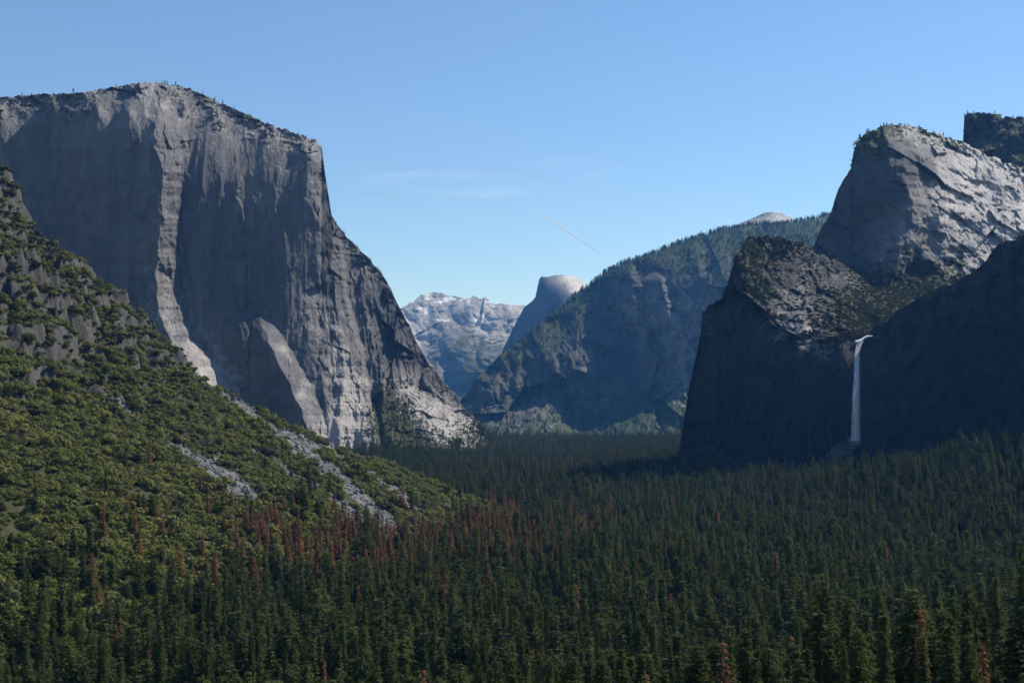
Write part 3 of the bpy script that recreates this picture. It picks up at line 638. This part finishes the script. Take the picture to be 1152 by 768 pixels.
# ---- where trees stand
def fan(y0, y1, sp, x_lo=-.44, x_hi=.44):
    """jittered grid inside the view fan"""
    ys = np.arange(y0, y1, sp); out = []
    for y in ys:
        xs = np.arange(x_lo * y - 150, x_hi * y + 150, sp)
        out.append(np.stack([xs + rng.uniform(-.5, .5, len(xs)) * sp, y + rng.uniform(-.5, .5, len(xs)) * sp], -1))
    return np.concatenate(out)
pts = np.concatenate([fan(215, 700, 8.2), fan(700, 1500, 8.6), fan(1500, 2600, 10), fan(2600, 4200, 13), fan(4200, 5400, 17)])
X, Y = pts.T; gz = ground_z(X, Y); hz = hill_z(X, Y); Z = np.maximum(gz, hz)
px_, py_ = proj(np.stack([X, Y, Z], -1))
on_hill = np.clip((hz - gz) / 40, 0, 9)
keep = rng.random(len(X)) < np.where(on_hill > 0, np.clip(1.0 - on_hill * .42, .03 * (px_ < 330), 1) * sstep(-.5, .3, fbm(X / 90, Y / 90, 61, 3) + .5 - .35 * on_hill), 1)
# not behind the cliffs
wall_x = np.interp(Y, [0, 1300, 1800, 2250, 2600, 3200, 4500, 7000], [1200, 900, 770, 650, 420, 480, 1050, 1600])
keep &= X < wall_x
lef = np.interp(Y, [0, 2300, 3000, 3400, 3700, 4000, 7000], [-3000, -3000, -1200, -420, -200, -300, -900])
keep &= X > lef
keep &= ~((fbm(X / 38, Y / 60, 301, 3) > .52) & (rng.random(len(X)) < .75))
keep &= ~((Y > 1800) & (X < -60 - (Y - 1800) * .0) & (hz > gz))
keep &= ((talus_mask(px_, py_) < 0) | (on_hill < .05)) & ~((px_ > 380) & (Y > 1450) & (on_hill > .15) & (rng.random(len(X)) < .93))
X, Y, Z, px_, py_, on_hill = (a[keep] for a in (X, Y, Z, px_, py_, on_hill))
n = len(X)
# red (dead) trees gather in patches
redf = fbm(X / 260, Y / 420, 140, 3)
band = np.exp(-((py_ - np.interp(px_, [0, 150, 300, 450, 600, 720], [540, 560, 618, 632, 630, 610])) / 42) ** 2) * sstep(740, 560, px_) * (.45 + .55 * sstep(60, 220, px_))
far_red = sstep(480, 560, px_) * sstep(720, 600, px_) * sstep(560, 530, py_) * .9
pr = np.clip(.022 + .75 * band * sstep(-.5, .2, redf) + .38 * far_red * sstep(-.3, .3, redf) + .05 * sstep(.2, .8, redf), 0, .75)
u = rng.random(n)
kind = np.where(u < pr, 1, 0)                                   # 1 dead
oakp = np.clip(.015 + .42 * sstep(0, .6, on_hill) * 1.0 + .62 * sstep(560, 250, px_) * sstep(570, 650, py_) * sstep(-.4, .3, fbm(X / 60, Y / 60, 79, 3)) + .42 * sstep(.15, .6, fbm(X / 70, Y / 110, 77, 3)) + .02, 0, .75)
kind = np.where((kind == 0) & (rng.random(n) < oakp) & (Y < 2600), 2, kind)   # 2 broadleaf
kind = np.where((kind == 1) & (rng.random(n) < .06), 3, kind)  # 3 grey snag
hs = (rng.normal(.93, .24, n) + .20 * fbm(X / 45, Y / 45, 88, 2)).clip(.35, 1.5) * np.where(Y > 4200, 1.15, 1.0) * (1 - .35 * np.clip(on_hill, 0, 1))
H = 36 * hs
tp = proj(np.stack([X, Y, Z + np.where(kind == 2, 14, 36) * hs], -1))
ok = ~((Y < 520) & (tp[1] < np.interp(px_, [0, 500, 700, 850, 940, 1000, 1100, 1152], [768, 740, 720, 700, 665, 668, 640, 610])))
ok &= (tp[1] < 785) | (Y > 600)
ok &= ~((Y < 330) & (rng.random(n) < .1))
X, Y, Z, px_, py_, on_hill, kind, hs = (a[ok] for a in (X, Y, Z, px_, py_, on_hill, kind, hs)); tp = (tp[0][ok], tp[1][ok])
# the tall trees that stand nearest, at the lower right
for bx_, by_, bY in [(930, 652, 330), (1022, 662, 300), (1092, 690, 262), (1147, 606, 310), (986, 706, 280), (1058, 716, 255), (902, 702, 330), (850, 738, 262), (776, 742, 300), (1118, 640, 340), (690, 748, 330), (960, 742, 240)]:
    top_ = at(bx_, by_, bY); gz_ = float(ground_z(top_[0], bY))
    X = np.r_[X, top_[0]]; Y = np.r_[Y, bY]; Z = np.r_[Z, gz_]; hs = np.r_[hs, (top_[2] - gz_ + .4) / 36]; kind = np.r_[kind, 0]; on_hill = np.r_[on_hill, 0]
    a_, b_ = proj((top_[0], bY, gz_)); px_ = np.r_[px_, a_]; py_ = np.r_[py_, b_]; tp = (np.r_[tp[0], bx_], np.r_[tp[1], by_])
n = len(X); print('NEAR', hs[-12:].round(2))
inframe = (tp[0] > 4) & (tp[0] < 1148) & (tp[1] < 760)
size_px = 36 * hs / Y
ww_ = np.sqrt(hs) * rng.lognormal(.06, .2, n); W3 = np.stack([ww_, ww_ * rng.uniform(.9, 1.1, n), hs], -1)
RZ = np.stack([rng.normal(0, .02, n), rng.normal(0, .02, n), rng.uniform(0, 6.28, n)], -1)
P3 = np.stack([X, Y, Z - .4], -1)

def proto(name, trunk, crown, mt, mc):
    r = bpy.data.objects.new(name, None); COL.objects.link(r)
    if trunk is not None: mesh_np('trunk', trunk[0], trunk[1], mt, r)
    mesh_np('crown', crown[0], crown[1], mc, r)
    return r
def copy_thing(src):
    r = src.copy(); COL.objects.link(r)
    for ch in list(src.children):
        c = ch.copy(); COL.objects.link(c); c.parent = r
    return r
def place(protos, ids, labeler, cat, group):
    first = [True] * len(protos)
    for q in ids:
        k = int(rng.integers(len(protos)))
        o = protos[k] if first[k] else copy_thing(protos[k]); first[k] = False
        o.location = P3[q]; o.rotation_euler = RZ[q]; o.scale = W3[q]
        tag(o, labeler(q), cat, group)
    for k, f_ in enumerate(first):
        if f_:
            for ch in list(protos[k].children): bpy.data.objects.remove(ch)
            bpy.data.objects.remove(protos[k])
used = np.zeros(n, bool)
def pick(kd, m):
    i = np.where((kind == kd) & inframe)[0]; i = i[np.argsort(-size_px[i])][:m]; used[i] = True; return i
con_i = pick(0, 300); dead_i = pick(1, 300); oak_i = pick(2, 300); snag_i = np.where((kind == 3) & inframe)[0]
snag_i = snag_i[np.argsort(-size_px[snag_i])][:60]; kind[(kind == 3) & ~np.isin(np.arange(n), snag_i)] = 1; used[snag_i] = True
def where_(q):
    return 'at the lower right corner' if px_[q] > 900 else 'below the waterfall cliffs' if px_[q] > 700 else 'at the bottom centre' if px_[q] > 350 else 'at the foot of the left hillside'
def lab_con(q):
    s = 'tall' if hs[q] > 1.1 else 'short' if hs[q] < .85 else 'mid sized'
    return f'{s} dark green conifer in the near forest {where_(q)}'
place([proto('conifer', a, b, M_bark, M_needle) for a, b in con_hi], con_i, lab_con, 'conifer', 'green conifers in the near forest')
def lab_dead(q):
    return 'rust red dead conifer ' + ('on the lower left hillside' if px_[q] < 250 and on_hill[q] > 0 else 'in the near forest ' + where_(q) if tp[1][q] > 640 else 'in the red band of forest below the talus slope' if px_[q] < 560 else 'among green conifers in mid valley')
place([proto('dead_conifer', a, b, M_gbark, M_rust) for a, b in dead_hi], dead_i, lab_dead, 'dead conifer', 'rust red dead conifers')
place([proto('bare_snag', a, b, M_gbark, M_grey) for a, b in snag], snag_i, lambda q: 'bare grey dead conifer standing among the ' + ('hillside trees' if px_[q] < 350 else 'valley conifers'), 'snag', 'bare grey snags')
place([proto('oak_tree', a, b, M_bark, M_oak) for a, b in oak_hi], oak_i, lambda q: 'rounded yellow green oak ' + ('on the lower left hillside' if on_hill[q] > 0 else 'between conifers ' + where_(q)), 'oak tree', 'rounded oaks among the conifers')
# shrubs of the hillside: random places, denser than trees
ns = 76000
sx = rng.uniform(-1230, 120, ns); sy = rng.uniform(560, 1812, ns); sz = hill_z(sx, sy); gg = ground_z(sx, sy)
sp = np.stack([sx, sy, sz], -1); spx, spy = proj(sp)
e = 4.0; st = np.hypot(hill_z(sx + e, sy) - hill_z(sx - e, sy), hill_z(sx, sy + e) - hill_z(sx, sy - e)) / (2 * e)
tm = talus_mask(spx, spy)
pat = fbm(sx / 45, sy / 45, 91, 3)
ksh = (sz > gg + 1) & (spx > -260) & (spx < 620) & (rng.random(ns) < np.clip(1.35 - .75 * (st - 1.0), .30, 1)) & (tm + .25 * rng.normal(0, 1, ns) < -.25) & (pat > -.75 + .25 * (sz > 60))
sp = sp[ksh]; ssc = rng.lognormal(.36, .42, len(sp)).clip(.5, 3.4) * (1 + .35 * (fbm(sp[:, 0] / 60, sp[:, 1] / 60, 19, 2))); spx = spx[ksh]; spy = spy[ksh]
S3 = np.stack([ssc * rng.uniform(.8, 1.3, len(sp)), ssc * rng.uniform(.8, 1.3, len(sp)), ssc * rng.uniform(.8, 1.2, len(sp))], -1)
R3 = np.stack([0 * ssc, 0 * ssc, rng.uniform(0, 6.28, len(sp))], -1)
vis = (spx > 3) & (spx < 600) & (spy < np.interp(spx, [0, 300, 600], [560, 545, 600]))
oi = np.where(vis)[0]; oi = oi[np.argsort(-(S3[oi, 0] / sp[oi, 1]))][:300]
P3, RZ, W3 = sp - (0, 0, .3), R3, S3
def lab_sh(q):
    return 'rounded olive green shrub ' + ('near the rocky top of the left hillside' if spy[q] < 330 else 'on the lower left hillside' if spy[q] > 460 and spx[q] < 200 else 'midway up the left hillside' if spx[q] < 200 else 'beside the grey talus streaks')
shrubs = []
for k in range(4):
    o = mesh_np('shrub', shr_hi[k][0], shr_hi[k][1], [M_shrub, M_dshrub, M_shrub, M_shrub][k]); shrubs.append(o)
place(shrubs, oi, lab_sh, 'shrub', 'large shrubs on the left hillside')
m_ = np.ones(len(sp), bool); m_[oi] = False
scatter('shrub_cover', sp[m_] - (0, 0, .3), S3[m_], R3[m_], L_shr, 4, 'dense olive scrub covering the steep left hillside', 'scrub',
        np.where(rng.random(m_.sum()) < np.interp(sp[m_][:, 2], [-150, 0, 120, 250], [.12, .2, .5, .6]), 1, rng.choice([0, 2, 3], m_.sum())))

# conifers that grow on the rocks and ridges
def ridge_trees(Mn, cnt, fn, hscale=1.0, off=0.0):
    P, PX, PY = Mn['P'], Mn['PX'], Mn['PY']
    i = rng.integers(0, P.shape[0] - 1, cnt * 6); j = rng.integers(0, P.shape[1] - 1, cnt * 6)
    wt = fn(PX[i, j], PY[i, j], Mn['veg'][i, j], i); sel = rng.random(len(i)) < wt
    i, j = i[sel][:cnt], j[sel][:cnt]
    q = P[i, j].copy(); q[:, 2] -= 1.5
    return q, rng.uniform(.35, .8, len(q)) * hscale
def behind(Mn, cnt, depth, hscale, x0, x1, pat=0.0):
    """trees standing just behind the skyline"""
    P = Mn['P'][0]; PX = Mn['PX'][0]; ok = np.where((PX > x0) & (PX < x1))[0]; j = rng.choice(ok, cnt)
    if pat: j = j[pn(PX[j] / 9, j * 0.0, 4) > pat - .5]
    q = P[j].copy(); q[:, 1] += rng.uniform(2, depth, len(q)); q[:, 2] -= 3
    return q, rng.uniform(.5, 1.0, len(q)) * hscale
T = [ridge_trees(elcap, 900, lambda x, y, v, i: (i < 28) * np.clip(v, 0, 1) * 3, .6), behind(elcap, 130, 60, .42, -50, 360, .5), behind(elcap, 60, 40, .3, 375, 450, .5),
     ridge_trees(elcap, 1100, lambda x, y, v, i: ((x > 405) & (y > 425)) * np.clip(v - .25, 0, 1) * 2, .7),
     ridge_trees(sent, 6500, lambda x, y, v, i: np.clip(v - .45, 0, 1) * 1.2 * (y < 420), 1.0), behind(sent, 900, 120, 1.0, 640, 980),
     ridge_trees(sent, 3000, lambda x, y, v, i: (y > 455) * np.clip(v - .3, 0, 1), .9),
     ridge_trees(dome, 1500, lambda x, y, v, i: np.clip(v - .4, 0, 1) * 1.5, .42), behind(dome, 110, 40, .38, 962, 1090, .4),
     ridge_trees(peak, 700, lambda x, y, v, i: np.clip(v - .35, 0, 1) * 1.5, .45), behind(peak, 50, 50, .4, 1086, 1180, .4),
     ridge_trees(lower, 3200, lambda x, y, v, i: np.clip(v - .42, 0, 1) * 1.6 * (y < 392), .38), behind(lower, 120, 40, .3, 835, 940, .4),
     ridge_trees(lower, 300, lambda x, y, v, i: (y > 480) * .5, .8), ridge_trees(dark, 260, lambda x, y, v, i: (y > 490) * .6, .9), behind(dark, 60, 30, .22, 1000, 1180, .5)]
elq = ridge_trees(elcap, 4500, lambda x, y, v, i: ((x > 405) & (y > 425)) * np.clip(v - .1, 0, 1) * 2, 1)
k_ = elq[1] * 2.2
scatter('apron_scrub', elq[0], np.stack([k_, k_, k_ * .7], -1), np.stack([0 * k_, 0 * k_, rng.uniform(0, 6.28, len(k_))], -1), L_shr, 4, 'green scrub on the apron below the great granite wall', 'scrub')
SC = [ridge_trees(dome, 2600, lambda x, y, v, i: np.clip(v - .3, 0, 1) * 1.5, 1), ridge_trees(peak, 1500, lambda x, y, v, i: np.clip(v - .2, 0, 1) * 1.5, 1), ridge_trees(lower, 7500, lambda x, y, v, i: np.clip(v - .15, 0, 1) * 1.6 * (y < 385), 1),
      ridge_trees(elcap, 3500, lambda x, y, v, i: (i < 24) * np.clip(v - .15, 0, 1) * 2, 1)]
q_ = np.concatenate([t[0] for t in SC]); k_ = np.concatenate([t[1] for t in SC]) * 2.6
scatter('crag_scrub', q_, np.stack([k_, k_, k_ * .8], -1), np.stack([0 * k_, 0 * k_, rng.uniform(0, 6.28, len(k_))], -1), L_dshr, 2, 'dark scrub clinging to the ledges and tops of the granite crags', 'scrub')
rest = (~used) & (kind != 2) & (kind != 1)
P0 = np.stack([X, Y, Z - .4], -1); n0 = len(P0)
w0_ = np.sqrt(hs) * rng.lognormal(.06, .22, n0); W0 = np.stack([w0_, w0_ * rng.uniform(.9, 1.1, n0), hs], -1); R0 = np.stack([rng.normal(0, .02, n0), rng.normal(0, .02, n0), rng.uniform(0, 6.28, n0)], -1)
tpnt = np.concatenate([t[0] for t in T]); tsc = np.concatenate([t[1] for t in T])
cp = np.concatenate([P0[rest], tpnt]); cs_ = np.concatenate([W0[rest], np.stack([tsc * 1.2, tsc * 1.2, tsc], -1)])
cr = np.concatenate([R0[rest], np.stack([0 * tsc, 0 * tsc, rng.uniform(0, 6.28, len(tsc))], -1)])
scatter('conifer_forest', cp, cs_, cr, L_con, 5, 'dense dark green conifer forest filling the valley floor and ridges', 'forest')
d = (~used) & (kind == 1)
if d.sum(): scatter('dead_forest', P0[d], W0[d], R0[d], L_dead, 3, 'rust red dead conifers scattered through the far valley forest', 'dead forest')
d = (~used) & (kind == 2)
if d.sum(): scatter('oak_woods', P0[d], W0[d], R0[d], L_oak, 3, 'rounded green oaks mixed into the farther forest and hillside', 'oak woods')

# loose talus blocks
nb_ = 60000
tx = rng.uniform(-900, 60, nb_); ty = rng.uniform(800, 1800, nb_); tz = hill_z(tx, ty)
q = np.stack([tx, ty, tz], -1); qx, qy = proj(q); tmk = talus_mask(qx, qy)
kk = (tmk + .2 * rng.normal(0, 1, nb_) > .08) & (tz > ground_z(tx, ty) - 1)
q = q[kk]; s_ = rng.lognormal(.35, .6, len(q)).clip(.4, 6)
scatter('talus', q, np.stack([s_, s_ * .9, s_ * .8], -1), rng.uniform(0, 6.28, (len(q), 3)), L_rock, 4, 'grey talus blocks running down the left hillside in streaks', 'talus')
print('COUNTS conifers', int(rest.sum()), 'dead', int(((~used) & (kind == 1)).sum()), 'oak', int(d.sum()), 'shrubs', len(sp), 'talus', len(q))

# ------------------------------------------------------------------ waterfall
def water_mat(name, dens, col=(.80, .84, .88), nz=(.12, .12, .012), edge=1.2, lo=.3, hi=.62):
    m, n, b = newmat(name); b.inputs['Base Color'].default_value = (*col, 1); b.inputs['Roughness'].default_value = .8
    co = N(n, 'ShaderNodeTexCoord').outputs['Object']
    f = ramp(n, noise(n, co, 1.0, nz, 5, .6), lo, hi)
    lw = N(n, 'ShaderNodeLayerWeight'); lw.inputs[0].default_value = .5
    e_ = math_(n, 'POWER', math_(n, 'SUBTRACT', 1.0, lw.outputs['Facing']), edge)
    al = math_(n, 'MULTIPLY', math_(n, 'MULTIPLY', f, e_), dens)
    n.links.new(al, b.inputs['Alpha']); return m, n, b, al
M_water = water_mat('falling_water', .95, lo=.2, hi=.7, edge=1.5, col=(.78, .82, .86), nz=(.3, .3, .015))[0]
M_foam = plain('white_water', (.7, .73, .76), (.85, .86, .88), .5)
M_mist = water_mat('spray', .48, nz=(.05, .05, .03), lo=.25, hi=.85, edge=2.6)[0]
wf = bpy.data.objects.new('waterfall', None); COL.objects.link(wf)
wf.location = at(966, 500, 2330)
tag(wf, 'tall thin white waterfall dropping from the notch in the shaded cliff', 'waterfall')
def wall_d(px, py):
    m = (np.abs(lower['PX'] - px) < 1.2) & (np.abs(lower['PY'] - py) < 2.5)
    return lower['P'][m][:, 1].min()
def tube_w(name, cen, m, k=18, jit=.12, seed=1, flat=.6, parent=wf):
    """cen: (px, py, D, half width in px)"""
    c = np.array([(a_, b_, wall_d(a_, min(b_, 500)) + c_ - 2330, d_) for a_, b_, c_, d_ in cen], float); n_ = 60; t = np.linspace(0, 1, n_); tt = np.linspace(0, 1, len(c))
    q = np.stack([np.interp(t, tt, c[:, i]) for i in range(4)], -1)
    P = at(q[:, 0], q[:, 1], q[:, 2]); r = q[:, 3] * q[:, 2] / F
    a = np.arange(k) * 2 * math.pi / k
    jr = 1 + jit * fbm(t[:, None] * 14 + 0 * a, np.cos(a)[None] * 1.5 + np.sin(a)[None] * .7 + 0 * t[:, None], seed, 3)
    V = P[:, None, :] + np.stack([np.cos(a) * r[:, None] * jr, np.sin(a) * r[:, None] * jr * flat, 0 * jr], -1) - np.array(wf.location)
    V = V.reshape(-1, 3); i = np.arange(n_ * k).reshape(n_, k)
    Fq = np.stack([i[:-1], np.roll(i, -1, 1)[:-1], np.roll(i, -1, 1)[1:], i[1:]], -1).reshape(-1, 4)
    return mesh_np(name, V, Fq, m, parent, smooth=True)
tube_w('falling_water', [(968, 383, 2328, 4), (965.5, 390, 2322, 3.2), (964, 400, 2318, 3.0), (963.5, 420, 2312, 3.4), (962.8, 450, 2308, 4.0), (962.3, 480, 2304, 4.4), (962, 496, 2300, 4.8)], M_water, seed=3)
tube_w('drifting_spray', [(967, 400, 2326, 3), (967, 430, 2322, 7), (967, 470, 2316, 10), (966, 492, 2310, 11), (962, 500, 2300, 8)], M_mist, seed=8)
tube_w('mist', [(966, 484, 2290, 3), (961, 493, 2275, 9), (951, 502, 2255, 14), (941, 512, 2230, 16), (930, 524, 2205, 12)], M_mist, seed=12)
# the sunlit stream at the lip
lip = []
for t in np.linspace(0, 1, 14):
    c = at(962 + 20 * t, 384.5 - 7 * t + 1.2 * math.sin(t * 7), wall_d(962 + 20 * t, 384.5 - 7 * t) - 3)
    lip.append(c)
lip = np.array(lip); k = 8; V = []
for t, c in zip(np.linspace(0, 1, 14), lip):
    r = 5.5 * (1 - .55 * abs(2 * t - .5)); a = np.arange(k) * 2 * math.pi / k
    V.append(np.stack([c[0] + 0 * a, c[1] + r * np.cos(a), c[2] + r * .7 * np.sin(a)], -1))
V = np.concatenate(V) - np.array(wf.location); i = np.arange(14 * k).reshape(14, k)
mesh_np('lip_stream', V, np.stack([i[:-1], np.roll(i, -1, 1)[:-1], np.roll(i, -1, 1)[1:], i[1:]], -1).reshape(-1, 4), M_foam, wf, smooth=True)

# ------------------------------------------------------------------ sky: vapour trail and thin cirrus, far outside the haze
def veil_mat(name, dens, nz, along=None, edge=2.0, lo=.3, hi=.8, k=1):
    m, n, b = newmat(name); 
    co = N(n, 'ShaderNodeTexCoord')
    f = ramp(n, noise(n, co.outputs['Object'], 1.0, nz, 6, .6), lo, hi)
    lw = N(n, 'ShaderNodeLayerWeight'); lw.inputs[0].default_value = .5
    e_ = math_(n, 'POWER', math_(n, 'SUBTRACT', 1.0, lw.outputs['Facing']), edge)
    al = math_(n, 'MULTIPLY', math_(n, 'MULTIPLY', f, e_), dens)
    if along: al = math_(n, 'MULTIPLY', al, N(n, 'ShaderNodeAttribute', attribute_name='fade').outputs['Fac'])
    tl = N(n, 'ShaderNodeBsdfTranslucent'); df = N(n, 'ShaderNodeBsdfDiffuse'); tp_ = N(n, 'ShaderNodeBsdfTransparent')
    tl.inputs[0].default_value = df.inputs[0].default_value = (.95, .95, .95, 1)
    m1 = N(n, 'ShaderNodeMixShader'); m2 = N(n, 'ShaderNodeMixShader'); m1.inputs[0].default_value = .6
    n.links.new(df.outputs[0], m1.inputs[1]); n.links.new(tl.outputs[0], m1.inputs[2])
    n.links.new(al, m2.inputs[0]); n.links.new(tp_.outputs[0], m2.inputs[1]); n.links.new(m1.outputs[0], m2.inputs[2])
    n.links.new(m2.outputs[0], n.nodes['Material Output'].inputs[0]); return m
def trail(name, a, b, r0, r1, m, k=14, n_=40):
    A, B = at(*a), at(*b); t = np.linspace(0, 1, n_)[:, None]; c = A + (B - A) * t
    d = (B - A) / np.linalg.norm(B - A); s = np.cross(d, (0, 0, 1)); s /= np.linalg.norm(s); u_ = np.cross(s, d)
    r = (r0 + (r1 - r0) * t)
    an = np.arange(k) * 2 * math.pi / k
    V = c[:, None] + (np.cos(an)[None, :, None] * s + np.sin(an)[None, :, None] * u_) * r[:, None]
    org = A.copy(); i = np.arange(n_ * k).reshape(n_, k)
    o = mesh_np(name, (V - org).reshape(-1, 3), np.stack([i[:-1], np.roll(i, -1, 1)[:-1], np.roll(i, -1, 1)[1:], i[1:]], -1).reshape(-1, 4), m, smooth=True)
    o.location = org; attr(o, 'fade', np.repeat((1 - t[:, 0]) ** 1.1 * sstep(0, .02, t[:, 0]), k)); return o
o = trail('vapour_trail', (607, 240, 40000), (684, 291, 50000), 22, 110, veil_mat('vapour', 1.0, (.0008,) * 3, True, .5, .0, .5))
tag(o, 'thin white aircraft vapour trail slanting across the blue sky', 'vapour trail')
def cirrus(name, px, py, D, rx, ry, rz, dens, label):
    import bmesh
    bm = bmesh.new(); bmesh.ops.create_uvsphere(bm, u_segments=32, v_segments=16, radius=1)
    for v in bm.verts: v.co = (v.co.x * rx, v.co.y * ry, v.co.z * rz)
    me = bpy.data.meshes.new(name); bm.to_mesh(me); bm.free(); me.materials.append(veil_mat(name + '_ice', dens, (.00022, .0002, .0022), None, 3.2, .42, .85))
    for p in me.polygons: p.use_smooth = True
    o = bpy.data.objects.new(name, me); COL.objects.link(o); o.location = at(px, py, D)
    tag(o, label, 'cloud', kind='stuff'); return o
cirrus('cirrus_cloud', 515, 209, 45000, 4200, 3000, 900, .32, 'faint streak of thin cirrus in the sky above the valley gap')
cirrus('cirrus_cloud', 650, 190, 46000, 2400, 2000, 600, .14, 'very faint wisp of cirrus right of the larger streak')

# ------------------------------------------------------------------ air
hm = bpy.data.materials.new('valley_air'); hm.use_nodes = True; hn = hm.node_tree
hn.nodes.remove(hn.nodes['Principled BSDF'])
pv = hn.nodes.new('ShaderNodeVolumePrincipled')
pv.inputs['Color'].default_value = (.11, .40, 1.0, 1); pv.inputs['Absorption Color'].default_value = (1, 1, 1, 1); pv.inputs['Density'].default_value = 2.0e-5; pv.inputs['Anisotropy'].default_value = .25
hn.links.new(pv.outputs[0], hn.nodes['Material Output'].inputs['Volume'])
x0, x1, y0, y1, z0, z1 = -14000, 14000, -3000, 22000, FLOOR - 40, 1800
V = [(x, y, z) for x in (x0, x1) for y in (y0, y1) for z in (z0, z1)]
Fq = [(0, 1, 3, 2), (4, 6, 7, 5), (0, 4, 5, 1), (2, 3, 7, 6), (0, 2, 6, 4), (1, 5, 7, 3)]
hz_o = mesh_np('haze', V, Fq, hm); tag(hz_o, 'blue haze filling the valley and veiling the far mountains', 'haze', kind='stuff')
